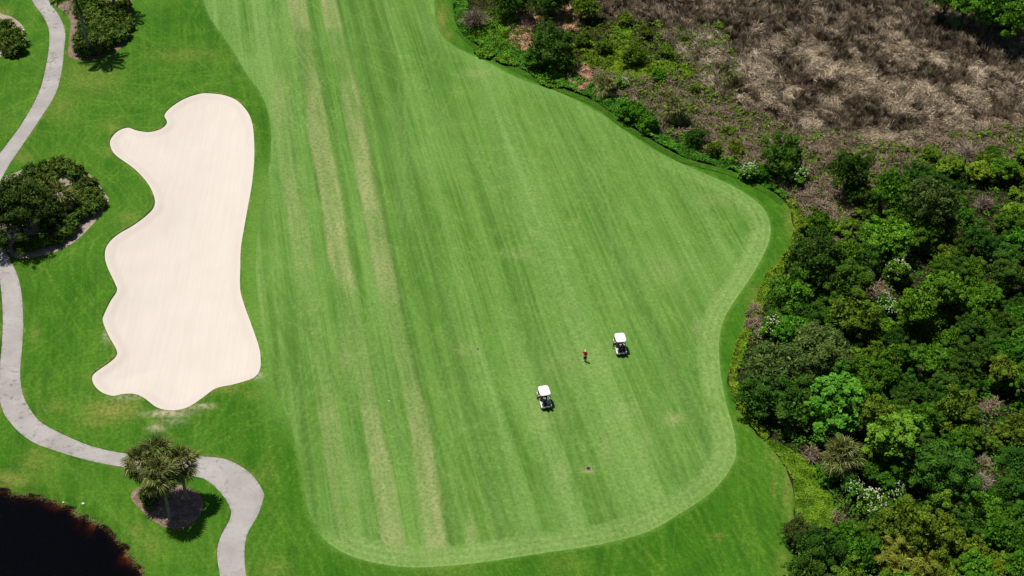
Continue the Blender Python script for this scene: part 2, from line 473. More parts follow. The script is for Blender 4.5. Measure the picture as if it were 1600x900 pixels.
pts = []
step = 0.31
gx, gy = np.meshgrid(np.arange(-95, 95, step), np.arange(72, 212, step))
P = np.stack([gx.ravel(), gy.ravel()], 1)
P = P[keep_in_view(P[:, 0], P[:, 1], 45)]
ins = inside(P, scrub)
thin = ((np.round(P[:, 0] / step).astype(int) % 3 == 0) & (np.round(P[:, 1] / step).astype(int) % 3 == 0))
P = P[~ins | thin]
rings = [fairway, bunker, path, shore, palm_bed, top_bed, left_bed, island]
keep = np.ones(len(P), bool)
for r in rings + [scrub]:
    keep &= pdist(P, r) > 0.12
P = P[keep] + rj.uniform(-0.03, 0.03, (keep.sum(), 2))
far = []
for s, lim in ((6, 130), (25, 320), (200, 2400)):
    ax, ay = np.meshgrid(np.arange(-lim, lim + 1, s), np.arange(-lim + 150, lim + 151, s))
    q = np.stack([ax.ravel(), ay.ravel()], 1).astype(float)
    far.append(q)
F0 = far[0][~keep_in_view(far[0][:, 0], far[0][:, 1], 60)]
F1 = far[1][(np.abs(far[1][:, 0]) > 134) | (np.abs(far[1][:, 1] - 150) > 134)]
F2 = far[2][(np.abs(far[2][:, 0]) > 330) | (np.abs(far[2][:, 1] - 150) > 330)]
farp = np.vstack([F0, F1, F2]) + rj.uniform(-0.05, 0.05, (len(F0) + len(F1) + len(F2), 2))
fk = np.ones(len(farp), bool)
for r in rings + [scrub]:
    fk &= pdist(farp, r) > 0.4
farp = farp[fk]
allv, edges = [], []
for r in rings:
    o = len(allv); n = len(r)
    allv += [tuple(p) for p in r]
    edges += [(o + i, o + (i + 1) % n) for i in range(n)]
o = len(allv); n = len(scrub)
allv += [tuple(p) for p in scrub]
edges += [(o + i, o + (i + 1) % n) for i in range(n)]
allv += [tuple(p) for p in P] + [tuple(p) for p in farp]
cv, ce, cf, _, _, _ = delaunay_2d_cdt([Vector(p) for p in allv], edges, [], 0, 1e-5)
CV = np.array([(v.x, v.y) for v in cv]); CF = np.array([f for f in cf if len(f) == 3])
cen = CV[CF].mean(1)
zone = np.zeros(len(CF), int)
for k, poly in ((8, scrub), (1, fairway), (4, shore), (5, palm_bed), (5, top_bed), (6, left_bed), (6, island), (3, path), (2, bunker)):
    zone[inside(cen, poly)] = k
HZ = height(CV)

# --- wear, stripes and wheel tracks of the turf, laid out on the ground
PXY = np.stack(Pix(CV[:, 0], CV[:, 1]), 1)
ppx, ppy = PXY[:, 0], PXY[:, 1]
inview = keep_in_view(CV[:, 0], CV[:, 1], 50)
tan = np.zeros(len(CV)); track = np.zeros(len(CV)); dark = np.zeros(len(CV))

def band(rows, soft=3.0, noise_amt=0.5):
    r = np.array(rows, float)
    xl = np.interp(ppy, r[:, 0], r[:, 1]); xr = np.interp(ppy, r[:, 0], r[:, 2]); st = np.interp(ppy, r[:, 0], r[:, 3], 0, 0)
    wob = (vnoise(ppx / 9, ppy / 22, 31) - 0.5) * 2.5
    m = smooth(-soft, soft, ppx + wob - xl) * smooth(-soft, soft, xr - ppx + wob)
    nz = 0.15 + 1.25 * fbm((CV[:, 0] * math.cos(STRIPE) + CV[:, 1] * math.sin(STRIPE)) / 0.7, (CV[:, 1] * math.cos(STRIPE) - CV[:, 0] * math.sin(STRIPE)) / 9.0, 77, 2)
    nz = nz * (0.7 + 0.5 * fbm(ppx / 30.0, ppy / 30.0, 78, 2))
    return (m * st * nz * 0.95).clip(0, 1)
bandA = [(-40, 440, 470, .7), (0, 448, 478, .9), (40, 456, 483, .9), (52, 458, 486, .3), (105, 469, 494, .25), (130, 473, 499, .55), (200, 480, 511, .85), (300, 500, 531, .9), (400, 513, 545, .85),
         (440, 525, 554, .8), (462, 531, 560, .35), (560, 550, 578, .25), (630, 564, 594, .35), (650, 567, 597, .8), (700, 575, 604, .85), (760, 583, 617, .8), (840, 595, 630, .85), (860, 601, 637, .85), (868, 603, 639, 0)]
bandB = [(-40, 494, 519, .7), (0, 501, 526, .9), (42, 509, 534, .9), (54, 512, 537, .25), (115, 528, 554, .2), (140, 533, 559, .75), (200, 541, 570, .9), (300, 562, 590, .95), (400, 580, 611, .85),
         (455, 590, 621, .75), (480, 595, 626, .3), (600, 627, 655, .3), (640, 635, 665, .6), (670, 640, 671, .95), (760, 651, 686, 1), (840, 664, 699, .95), (858, 668, 705, .95), (866, 670, 707, 0)]
bandC = [(110, 418, 445, 0), (135, 424, 452, .55), (185, 428, 457, .6), (200, 430, 458, .3), (240, 436, 464, .35), (270, 441, 468, .6), (300, 446, 473, .7), (400, 458, 490, .6), (425, 461, 492, .2),
         (600, 490, 520, .2), (650, 497, 530, .5), (720, 509, 542, .45), (800, 521, 552, .3), (850, 535, 562, .5), (856, 536, 563, 0)]
tan_f = np.maximum.reduce([band(bandA), band(bandB), band(bandC) * 0.8])
for x0, y0, w, h_, s in ((735, 835, 7, 22, .6), (700, 650, 0, 0, 0), (1052, 655, 16, 10, .65), (1090, 515, 10, 14, .55), (812, 400, 18, 8, .3), (720, 545, 14, 9, .35), (1010, 690, 12, 20, .25),
                         (880, 740, 10, 22, .3), (948, 700, 10, 22, .3), (919, 736, 11, 5, .8), (746, 546, 6, 4, .5), (740, 115, 20, 8, .35), (1130, 310, 40, 14, .3), (850, 650, 30, 18, .25), (980, 640, 24, 16, .25),
                         (540, 560, 14, 24, .35), (555, 760, 8, 40, .2), (1040, 420, 30, 20, .2), (900, 560, 60, 20, .15)):
    if w: tan_f = np.maximum(tan_f, s * np.exp(-(((ppx - x0) / w) ** 2 + ((ppy - y0) / h_) ** 2)) * (0.4 + 1.1 * fbm(ppx / 7, ppy / 7, 5, 2)))
u = CV[:, 0] * math.cos(STRIPE) + CV[:, 1] * math.sin(STRIPE)
v = -CV[:, 0] * math.sin(STRIPE) + CV[:, 1] * math.cos(STRIPE)
sweep = 2.6 * np.sin((v - 80) / 60.0) * smooth(-5, 20, u - 15)
us = u + sweep
strp = np.zeros(len(CV))
for wd, amp, sd in ((2.3, .55, 1), (1.05, .60, 2), (0.5, .5, 3)):
    strp += amp * (vnoise(us / wd, v / 90.0 + 3, sd) - 0.5) * 2 * (0.45 + 0.9 * vnoise(us / 7, v / 22, sd + 50))
track_f = np.clip(strp, 0, 1) * 0.66
dark_f = np.clip(-strp, 0, 1) * 0.85
dF = pdist(CV, fairway); inF = inside(CV, fairway)
dB = pdist(CV, bunker); inB = inside(CV, bunker)
dP = pdist(CV, np.vstack([po])); dP2 = np.minimum(pdist(CV, po, False), pdist(CV, pi_, False))
# headland lap mown round the edge of the fairway (clear on the right and at the bottom)
lap = smooth(2.55, 2.25, dF) * (smooth(560, 760, ppx) + smooth(820, 850, ppy)).clip(0, 1) * smooth(215, 320, ppy)
lapn = 0.55 + 0.6 * fbm(CV[:, 0] / 3, CV[:, 1] / 3, 8, 2)
track_f = np.where(lap > 0.02, track_f * (1 - lap) + lap * (0.68 + 0.26 * np.cos(dF * 2 * math.pi / 0.83)) * lapn, track_f)
dark_f = dark_f * (1 - 0.9 * lap)
tan_f = np.maximum(tan_f * (1 - 0.6 * lap), lap * 0.10 * lapn)
track_f = np.maximum(track_f, smooth(3.5, 0.8, dF) * 0.35 * smooth(300, 100, ppy) * lapn)
edge_seam = np.exp(-((dF - 2.5) / 0.16) ** 2) * smooth(700, 900, ppx) * smooth(250, 350, ppy)
dark_f = np.maximum(dark_f, edge_seam * 0.35)

ar = np.random.default_rng(21)
def arcs(n, box, heading, spread, kmax, L, w, amp, sel):
    out = np.zeros(len(CV))
    idx = np.where(sel)[0]
    Q = CV[idx]
    for _ in range(n):
        px = ar.uniform(box[0], box[2]); py = ar.uniform(box[1], box[3])
        p0 = np.array(G(px, py)); a = heading + ar.normal(0, spread)
        k = ar.uniform(-kmax, kmax); k = k if abs(k) > 1e-3 else 1e-3
        R = 1 / k; l = ar.uniform(*L)
        c = p0 + R * np.array([-math.sin(a), math.cos(a)])
        d = Q - c
        rad = np.hypot(d[:, 0], d[:, 1])
        off = np.abs(rad - abs(R))
        for g in ((0.0, 0.95) if ar.random() < 0.55 else (0.0,)):
            o2 = np.abs(rad - abs(R) - g)
            m = o2 < w * 1.6
            if not m.any(): continue
            th = np.arctan2(d[m, 1], d[m, 0]); t0 = math.atan2(p0[1] - c[1], p0[0] - c[0])
            s = ((th - t0 + math.pi) % (2 * math.pi) - math.pi) * abs(R)
            val = amp * ar.uniform(.4, 1) * smooth(w * 1.6, w * 0.4, o2[m]) * smooth(l / 2, l / 2 * 0.6, np.abs(s))
            out[idx[m]] = np.maximum(out[idx[m]], val)
    return out
selF = inF & inview
selR = (~inF) & (~inB) & inview
UP = math.pi / 2 + STRIPE
tr = arcs(130, (400, -20, 1200, 880), UP, 0.10, 0.006, (15, 60), 0.17, 0.36, selF)
tr = np.maximum(tr, arcs(170, (400, -20, 1200, 880), UP, 0.55, 0.035, (8, 32), 0.16, 0.30, selF))
tr = np.maximum(tr, arcs(70, (480, 380, 1150, 860), 0.6, 0.7, 0.05, (6, 22), 0.16, 0.26, selF))
tr = np.maximum(tr, arcs(60, (330, -10, 480, 260), UP, 0.35, 0.03, (10, 30), 0.16, 0.5, selF))
track_f = np.maximum(track_f, tr)
dk = arcs(70, (400, -20, 1200, 880), UP, 0.16, 0.01, (10, 40), 0.22, 0.45, selF)
dark_f = np.maximum(dark_f, dk)
tr2 = arcs(110, (0, 0, 420, 240), UP + 0.2, 0.9, 0.06, (8, 30), 0.17, 0.40, selR)
tr2 = np.maximum(tr2, arcs(70, (0, 240, 420, 900), UP, 0.5, 0.05, (8, 30), 0.17, 0.36, selR))
tr2 = np.maximum(tr2, arcs(45, (380, 640, 1240, 900), UP, 0.5, 0.04, (6, 25), 0.17, 0.42, selR))
# mower laps that follow the bunker edge
for off in (0.9, 1.7, 2.9, 3.4, 4.3, 5.4, 6.1, 7.2):
    gate = smooth(0.35, 0.65, fbm(CV[:, 0] / 9 + off, CV[:, 1] / 9, int(off * 10), 2))
    tr2 = np.maximum(tr2, np.where(selR, np.exp(-((dB + 0.25 * np.sin(v / 6 + off) - off) / 0.13) ** 2) * 0.42 * gate, 0))
soft_edge = smooth(4.5, 0.0, dF) * smooth(560, 480, ppx) * smooth(230, 300, ppy) * smooth(700, 600, ppy) * 0.30
tr2 = np.maximum(tr2, np.where(selR, soft_edge, 0))
rstr = np.zeros(len(CV))
for wd, amp, sd in ((1.8, .5, 11), (0.7, .5, 12)):
    q1 = (CV[:, 0] * math.cos(0.05) + CV[:, 1] * math.sin(0.05))
    rstr += amp * (vnoise(q1 / wd, v / 20.0, sd) - 0.5) * 2 * (0.3 + 0.9 * vnoise(q1 / 8, v / 12, sd + 50))
track_r = np.maximum(tr2, np.clip(rstr, 0, 1) * 0.34)
dark_r = np.maximum(np.clip(-rstr, 0, 1) * 0.6, smooth(0.9, 0.0, dF) * 0.30)
tan_r = np.zeros(len(CV))
for x0, y0, w, h_, s in ((175, 640, 42, 15, .85), (150, 655, 30, 10, .5), (262, 648, 30, 6, .95), (244, 668, 16, 8, .5), (322, 638, 14, 4, .7), (350, 612, 26, 5, .55), (60, 722, 30, 22, .4),
                         (5, 748, 45, 12, .7), (90, 632, 18, 12, .4), (55, 520, 8, 14, .35), (140, 118, 45, 26, .4), (95, 165, 20, 18, .4), (180, 200, 16, 16, .35), (285, 85, 50, 12, .3), (35, 245, 16, 10, .5),
                         (8, 20, 14, 8, .5), (170, 240, 10, 10, .4), (45, 402, 25, 6, .6), (200, 345, 20, 10, .3), (690, 30, 9, 26, .75), (700, 55, 8, 8, .6), (1232, 760, 8, 50, .6), (1212, 712, 10, 14, .5),
                         (1205, 690, 10, 10, .4), (1226, 430, 16, 30, .45), (1180, 470, 12, 22, .5), (1236, 345, 10, 26, .5), (1210, 760, 4, 30, .4), (1120, 838, 12, 6, .4), (885, 885, 30, 16, .2), (415, 740, 16, 24, .2),
                         (430, 890, 26, 18, .35), (690, 890, 50, 10, .25), (395, 620, 12, 8, .3), (235, 850, 22, 26, .25), (215, 830, 14, 14, .35), (30, 360, 0, 0, 0), (1160, 655, 20, 14, .25), (1225, 880, 14, 26, .4)):
    if w: tan_r = np.maximum(tan_r, s * np.exp(-(((ppx - x0) / w) ** 2 + ((ppy - y0) / h_) ** 2)) * (0.35 + 1.2 * fbm(ppx / 9, ppy / 7, 6, 3)))
tan_r *= 0.8
tan_r = np.maximum(tan_r, 0.55 * smooth(0.55, 0.0, dB) * smooth(0.4, 0.7, fbm(CV[:, 0] / 2.5, CV[:, 1] / 2.5, 61, 2)) * (~inB))
tan_r = np.maximum(tan_r, 0.40 * smooth(0.45, 0.0, dP2) * smooth(0.45, 0.7, fbm(CV[:, 0] / 2, CV[:, 1] / 2, 62, 2)))

def surface(name, zsel, mat, z, attrs, skirt=None):
    f = CF[zone == zsel] if not isinstance(zsel, np.ndarray) else CF[zsel]
    used, inv = np.unique(f, return_inverse=True)
    V = np.column_stack([CV[used], z[used]])
    F = inv.reshape(-1, 3)
    at = {k: a[used] for k, a in attrs.items()}
    if skirt:
        e = np.vstack([F[:, [0, 1]], F[:, [1, 2]], F[:, [2, 0]]])
        key = np.sort(e, 1); _, first, cnt = np.unique(key, axis=0, return_index=True, return_counts=True)
        be = e[first[cnt == 1]]
        mid = V[be].mean(1)[:, :2]
        be = be[skirt[0](mid)]
        uu, iv = np.unique(be, return_inverse=True); iv = iv.reshape(-1, 2)
        low = V[uu].copy(); low[:, 2] -= skirt[1]
        n0 = len(V)
        V = np.vstack([V, low])
        q = np.column_stack([be[:, 1], be[:, 0], n0 + iv[:, 0]]); q2 = np.column_stack([be[:, 1], n0 + iv[:, 0], n0 + iv[:, 1]])
        F = np.vstack([F, q, q2])
        at = {k: np.concatenate([a, a[uu]]) for k, a in at.items()}
    me = np_mesh(name, V, F, mat, at, smooth_sh=False)
    o = obj(name, me); o['kind'] = 'structure'
    return o

near_lip = lambda m: (pdist(m, bunker) < 0.05)
near_path = lambda m: (np.minimum(pdist(m, po, False), pdist(m, pi_, False)) < 0.05)
lip = HZ + np.where(dB < 0.02, 0.05, 0) + np.where(dP2 < 0.02, 0.03, 0)
spill = np.zeros(len(CV))
for x0, y0, w, h_, s_ in ((262, 648, 30, 5, 1), (322, 637, 13, 3, .9), (244, 669, 12, 5, .7), (200, 622, 22, 4, .5), (404, 592, 8, 6, .7), (300, 640, 14, 4, .6), (165, 528, 5, 9, .6), (270, 660, 20, 5, .4)):
    spill = np.maximum(spill, 0.7 * s_ * np.exp(-(((ppx - x0) / w) ** 2 + ((ppy - y0) / h_) ** 2)))
cut = smooth(3.6, 0.0, dF) * smooth(540, 470, ppx) * smooth(215, 300, ppy) * smooth(720, 600, ppy) * 0.9
cut = np.maximum(cut, smooth(0.55, 0.0, dF + 0.5 * (fbm(CV[:, 0] / 0.8, CV[:, 1] / 0.8, 66, 2) - 0.5)) * 0.6)
cut = cut * (0.75 + 0.4 * fbm(CV[:, 0] / 1.5, CV[:, 1] / 4, 67, 2)) * ~inB
cut = cut.clip(0, 1)
surface('ground', 0, M['rough'], lip, {'tan': tan_r, 'track': track_r, 'dark': dark_r, 'cut': cut, 'spill': spill}, (lambda m: near_lip(m) | near_path(m), 0.30))
surface('fairway', 1, M['fairway'], HZ, {'tan': tan_f, 'track': track_f, 'dark': dark_f})
sand_z = HZ - 0.07 - 0.16 * smooth(0.0, 1.3, dB) - 0.28 * smooth(0.5, 7, dB) + 0.03 * (fbm(CV[:, 0] / 1.5, CV[:, 1] / 1.5, 4, 2) - 0.5)
face = 0.5 * smooth(0.15, 0.5, dB) * smooth(1.5, 0.8, dB) * (0.4 + 0.6 * smooth(0.35, 0.6, fbm(CV[:, 0] / 5, CV[:, 1] / 5, 14, 2)))
bo = surface('bunker_sand', 2, M['sand'], sand_z, {'tan': face, 'dark': dark, 'track': track})
crack = np.maximum(smooth(0.32, 0.0, dP2), arcs(40, (0, 0, 420, 900), 1.2, 1.2, 0.2, (0.6, 2.5), 0.22, 1.0, inside(CV, path)))
crack = np.maximum(crack * 0.8, np.where(inside(CV, path), smooth(0.62, 0.74, vnoise(CV[:, 0] / 0.55, CV[:, 1] / 0.55, 91)) * smooth(0.52, 0.62, vnoise(CV[:, 0] / 6, CV[:, 1] / 6, 92)), 0))
surface('cart_path', 3, M['path'], HZ - 0.02, {'dark': crack})
surface('pond_bed', 4, M['bed'], HZ, {})
surface('mulch_bed_floor', 5, M['mulch'], HZ + 0.02, {})
surface('pale_bed_floor', 6, M['pale_mulch'], HZ + 0.02, {})
inM = inside(cen, marsh)
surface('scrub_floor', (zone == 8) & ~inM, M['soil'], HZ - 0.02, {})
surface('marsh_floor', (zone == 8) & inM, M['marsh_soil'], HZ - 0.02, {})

# pond water: a closed body of tannin-dark water
bm = bmesh.new()
grow = []
c0 = shore.mean(0)
for p in shore:
    d = p - c0; grow.append(p + d / np.linalg.norm(d) * 0.9)
top = [bm.verts.new((p[0], p[1], WATER_Z)) for p in grow]
bot = [bm.verts.new((p[0], p[1], -7.0)) for p in grow]
bm.faces.new(top); bm.faces.new(bot[::-1])
for i in range(len(top)):
    j = (i + 1) % len(top)
    bm.faces.new((top[i], bot[i], bot[j], top[j]))
bmesh.ops.recalc_face_normals(bm, faces=bm.faces)
bmesh.ops.triangulate(bm, faces=[f for f in bm.faces if len(f.verts) > 4])
tag(obj('pond_water', bm_mesh('pond_water', bm, M['water'])), kind='structure')

# ------------------------------------------------------------------ leaf and blade builders
def unit(v):
    return v / np.maximum(np.linalg.norm(v, axis=1, keepdims=True), 1e-9)

def cards(C, N, size, aspect=0.55, r=rng):
    """kite-shaped leaves: centres C, facing N"""
    n = len(C)
    N = unit(N)
    T = unit(np.cross(N, r.normal(size=(n, 3))))
    B = np.cross(N, T)
    s = np.asarray(size).reshape(-1, 1) * np.ones((n, 1))
    fold = N * s * 0.12
    V = np.stack([C - T * s * 0.55, C + B * s * 0.5 * aspect - fold + T * s * 0.05, C + T * s * 0.55, C - B * s * 0.5 * aspect - fold + T * s * 0.05], 1).reshape(-1, 3)
    F = np.arange(4 * n).reshape(-1, 4)
    return V, F

def blades(B0, D, L, W, sag, r=rng):
    """grass blades: one bent kite each; B0 base points, D direction, sag = how far the tip falls"""
    n = len(B0)
    D = unit(D); L = np.asarray(L).reshape(-1, 1) * np.ones((n, 1)); W = np.asarray(W).reshape(-1, 1) * np.ones((n, 1))
    side = unit(np.cross(D, np.array([[0, 0, 1.0]]) + r.normal(0, 0.5, (n, 3))))
    mid = B0 + D * L * 0.5
    tip = B0 + D * L; tip[:, 2] -= (np.asarray(sag).reshape(-1, 1) * L)[:, 0]
    tip[:, 2] = np.maximum(tip[:, 2], B0[:, 2] + 0.05)
    V = np.stack([B0, mid + side * W * 0.5, tip, mid - side * W * 0.5], 1).reshape(-1, 3)
    return V, np.arange(4 * n).reshape(-1, 4)

def crown_mesh(name, seed, mat, lobes=16, flat=0.66, leaf_size=0.10, n=2600, lobe_r=(0.24, 0.42), up=0.35, aspect=0.6, spread=0.74, shell=(0.70, 1.06), inner=0.22, low=6, lead=1.0):
    r = np.random.default_rng(seed)
    L = []
    for k in range(lobes):
        a = k * 2.399963 + r.uniform(-0.5, 0.5); rad = spread * math.sqrt((k + 0.4) / lobes) * r.uniform(0.82, 1.12)
        z = flat * math.sqrt(max(0.0, 1 - min(1, rad) ** 2)) * r.uniform(0.25, 0.95)
        L.append((rad * math.cos(a), rad * math.sin(a), z, r.uniform(*lobe_r)))
    for k in range(lobes // low):
        a = r.uniform(0, 6.28); rad = spread * r.uniform(0.75, 1.05)
        L.append((rad * math.cos(a), rad * math.sin(a), -flat * r.uniform(0.1, 0.6), r.uniform(*lobe_r) * 0.9))
    for k in range(lobes // 2):                      # sprays that break the outline
        a = r.uniform(0, 6.28); rad = spread * r.uniform(0.5, 1.3); z = flat * r.uniform(0.0, 1.15) * max(0.2, 1.2 - rad)
        L.append((rad * math.cos(a), rad * math.sin(a), z, r.uniform(*lobe_r) * 0.5))
    L = np.array(L)
    nc = 5
    ca = r.uniform(0, 6.28) + np.arange(nc) * 6.283 / nc + r.normal(0, 0.35, nc); cr = r.uniform(0.30, 0.72, nc) * spread
    cx = np.stack([cr * np.cos(ca), cr * np.sin(ca)], 1); dz = r.uniform(-0.26, 0.28, nc) * lead
    dd = np.linalg.norm(L[:, None, :2] - cx[None], axis=2); o2 = np.sort(dd, 1); ci = dd.argmin(1)
    L[:, :2] += (cx[ci] - L[:, :2]) * 0.22 * lead
    L[:, 2] += dz[ci] - np.where(o2[:, 1] - o2[:, 0] < 0.12, 0.30, 0) * lead - 0.22 * lead * np.clip(o2[:, 0] - 0.2, 0, 1)
    L[:, :2] *= 1.0 + 0.10 * lead
    L[:, 0] *= r.uniform(0.85, 1.12); L[:, :2] += r.normal(0, 0.06, (len(L), 2))
    w = L[:, 3] ** 2; pick = r.choice(len(L), n, p=w / w.sum())
    D = unit(r.normal(size=(n, 3)))
    D[:, 2] = np.where(D[:, 2] < -0.12, -D[:, 2], D[:, 2])
    rr = L[pick, 3] * r.uniform(shell[0], shell[1], n)
    C = L[pick, :3] + D * rr[:, None] * np.array([1, 1, 0.85])
    N = D * 0.7 + np.array([0, 0, up]) + r.normal(0, 0.45, (n, 3))
    sz = leaf_size * r.uniform(0.6, 1.35, n)
    ni = int(n * inner)
    q = unit(r.normal(size=(ni, 3))) * (r.random((ni, 1)) ** 0.45) * np.array([spread * 0.95, spread * 0.95, flat * 0.82]); q[:, 2] = np.where(q[:, 2] < -0.15, -0.6 * q[:, 2], q[:, 2])
    C[:ni] = q; N[:ni] = r.normal(0, 1, (ni, 3)); sz[:ni] *= 2.0
    V, F = cards(C, N, sz, aspect, r)
    lv = r.uniform(0, 1, len(L))
    var = np.clip(0.55 * r.random(n) ** 1.6 + 0.30 * lv[pick] + 0.45 * (r.random(n) ** 5) + 0.12 * D[:, 2], 0, 1)
    return np_mesh(name, V, F, mat, face_attrs={'var': var})

def tube(bm, pts, radii, seg=7):
    prev = None
    pts = [Vector(p) for p in pts]
    for i, (p, r) in enumerate(zip(pts, radii)):
        d = (pts[min(i + 1, len(pts) - 1)] - pts[max(i - 1, 0)]).normalized()
        x = d.cross(Vector((0.31, 0.95, 0.05))).normalized(); y = d.cross(x)
        ring = [bm.verts.new(p + (x * math.cos(2 * math.pi * k / seg) + y * math.sin(2 * math.pi * k / seg)) * r) for k in range(seg)]
        if prev:
            for k in range(seg):
                bm.faces.new((prev[k], prev[(k + 1) % seg], ring[(k + 1) % seg], ring[k]))
        prev = ring
    bm.faces.new(prev)

def trunk_mesh(name, seed, mat, limbs=5, h=1.0, r0=0.042):
    """trunk and limbs of a crown of radius 1 whose middle sits at z = h"""
    r = random.Random(seed)
    bm = bmesh.new()
    tube(bm, [(0, 0, -0.12), (r.uniform(-.04, .04), 0, h * 0.3), (r.uniform(-.08, .08), r.uniform(-.08, .08), h * 0.6), (r.uniform(-.1, .1), r.uniform(-.1, .1), h * 1.0)], [r0 * 1.2, r0, r0 * 0.8, r0 * 0.35])
    for k in range(limbs):
        a = 6.283 * k / limbs + r.uniform(-.4, .4); q = r.uniform(0.45, 0.7)
        tube(bm, [(0, 0, h * r.uniform(.25, .5)), (q * .5 * math.cos(a), q * .5 * math.sin(a), h * r.uniform(.6, .8)), (q * math.cos(a + .2), q * math.sin(a + .2), h * r.uniform(.95, 1.25))], [r0 * .6, r0 * .4, r0 * .15], 5)
    return bm_mesh(name, bm, mat, True)

def twig_mesh(name, seed, mat, n=260):
    r = np.random.default_rng(seed)
    a = r.uniform(0, 6.283, n); el = r.uniform(0.25, 1.4, n)
    D = np.stack([np.cos(a) * np.cos(el), np.sin(a) * np.cos(el), np.sin(el)], 1)
    st = D * r.uniform(0.0, 0.65, n)[:, None] * np.array([1, 1, .9]) + np.array([0, 0, -0.55])
    D2 = unit(D + r.normal(0, 0.9, (n, 3)))
    V, F = blades(st, D2, r.uniform(0.15, 0.55, n), r.uniform(0.015, 0.035, n), r.uniform(-0.15, 0.3, n), r)
    return np_mesh(name, V, F, mat, face_attrs={'var': r.random(n)})

KINDS = {}
def kind(k, mats, **kw):
    KINDS[k] = []
    for i in range(kw.pop('protos', 2)):
        KINDS[k].append((crown_mesh('crown_' + k, hash(k) % 97 + i * 31 if False else sum(map(ord, k)) + i * 31, LEAF[mats], **kw), trunk_mesh('trunk_' + k, i + 5, M['bark'], h=0.78)))
kind('dark', 'dark', protos=3, lobes=38, leaf_size=0.057, n=10000, lobe_r=(0.08, 0.21), aspect=0.5, spread=0.86, flat=0.78)
kind('mid', 'mid', protos=3, lobes=32, leaf_size=0.067, n=8200, lobe_r=(0.09, 0.23), aspect=0.6, spread=0.86, flat=0.78)
kind('bright', 'bright', protos=2, lobes=46, leaf_size=0.080, n=6600, lobe_r=(0.09, 0.19), aspect=0.75, flat=0.9, up=0.6)
kind('olive', 'olive', protos=3, lobes=32, leaf_size=0.066, n=7800, lobe_r=(0.09, 0.22), aspect=0.6, spread=0.86, flat=0.78)
kind('grey', 'grey', protos=2, lobes=40, leaf_size=0.060, n=8200, lobe_r=(0.09, 0.22), aspect=0.42, shell=(0.5, 1.25), spread=0.84, flat=0.75)
kind('lime', 'lime', protos=2, low=3, lobes=28, leaf_size=0.12, n=3000, lobe_r=(0.12, 0.27), aspect=0.6, spread=0.8)
kind('yellow', 'yellow', protos=2, lobes=44, leaf_size=0.15, n=4600, lobe_r=(0.09, 0.17), aspect=0.14, up=1.1, shell=(0.2, 1.25), spread=0.88)
kind('shrub', 'shrub', protos=3, lead=0.4, inner=0.3, low=2, lobes=14, leaf_size=0.46, n=760, lobe_r=(0.20, 0.42), aspect=0.24, up=0.5, spread=0.8, shell=(0.5, 1.12))
kind('flower', 'mid', protos=2, low=2, lobes=24, leaf_size=0.12, n=3600, lobe_r=(0.14, 0.30), aspect=0.65)
kind('oak', 'oak', protos=1, lobes=70, leaf_size=0.052, n=19000, lobe_r=(0.09, 0.20), aspect=0.45, flat=0.85, inner=0.3, low=2, spread=0.86, shell=(0.3, 1.2))
KINDS['dead'] = [(twig_mesh('twigs', 3 + i, LEAF['dead'], 900), trunk_mesh('trunk_dead', i + 40, M['bark'], h=0.78, r0=0.05)) for i in range(2)]
def blossom_mesh(seed):
    r = np.random.default_rng(seed)
    heads = 80
    D = unit(r.normal(size=(heads, 3))); D[:, 2] = np.abs(D[:, 2]) * 0.9 + 0.1
    C = unit(D) * np.array([0.98, 0.98, 0.88]) * r.uniform(0.78, 1.1, (heads, 1))
    hub = C[r.integers(0, heads // 5, heads)]
    C = C * 0.78 + hub * 0.22 + r.normal(0, 0.08, (heads, 3)); C[:, 2] = np.maximum(C[:, 2], 0.18)
    per = 5
    cc = np.repeat(C, per, 0) + r.normal(0, 0.03, (heads * per, 3))
    V, F = cards(cc, np.array([[0, 0, 1.0]]) + r.normal(0, 0.5, (heads * per, 3)), r.uniform(0.04, 0.08, heads * per), 0.9, r)
    return np_mesh('blossoms', V, F, LEAF['white'], face_attrs={'var': r.random(heads * per)})
BLOSSOM = [blossom_mesh(i) for i in range(3)]

count_kind = {}
NAMES = {'oak': 'spreading_tree', 'dark': 'evergreen_tree', 'mid': 'broadleaf_tree', 'bright': 'bright_green_tree', 'olive': 'olive_green_tree', 'grey': 'grey_green_tree', 'lime': 'lime_green_bush',
         'yellow': 'yellow_needle_tree', 'shrub': 'leafy_shrub', 'flower': 'flowering_shrub', 'dead': 'dead_bush'}
def plant(k, px, py, w, label, cat=None, group=None, asp=None, on_ground=False, R=None, name=None):
    """a tree or shrub whose crown fills w photograph pixels around (px, py)"""
    x, y = G(px, py)
    for _ in range(3):
        s = ppm(x, y); rad = R or (w / 2 / s)
        hf = 0.80 if (w < 44 or k in ('shrub', 'lime', 'dead', 'flower', 'oak')) else (1.0 + 0.6 * ((px * 7 + py * 13) % 17) / 17 if px > 1310 else 0.80)
        zc = rad * hf
        x, y = G(px, py, zc + hz(x, y))
    g = hz(x, y)
    i = count_kind.get(k, 0); count_kind[k] = i + 1
    cm, tm = KINDS[k][i % len(KINDS[k])]
    rr = random.Random(i * 13 + len(k))
    e = empty(name or NAMES[k], (x, y, g), rr.uniform(0, 6.283))
    tag(e, label, cat or ('bush' if k in ('lime', 'dead', 'shrub', 'flower') else 'tree'), group)
    sx = rad * rr.uniform(0.94, 1.08); sy = rad * (asp or rr.uniform(0.80, 1.15)); sz = rad * rr.uniform(0.8, 1.2)
    c = obj('crown', cm, e, (0, 0, zc)); c.scale = (sx, sy, sz)
    t = obj('trunk', tm, e, (0, 0, 0)); t.scale = (rad, rad, rad * hf / 0.8)
    if k == 'flower':
        b = obj('blossoms', BLOSSOM[i % 3], e, (0, 0, zc)); b.scale = (sx, sy, sz)
    return e

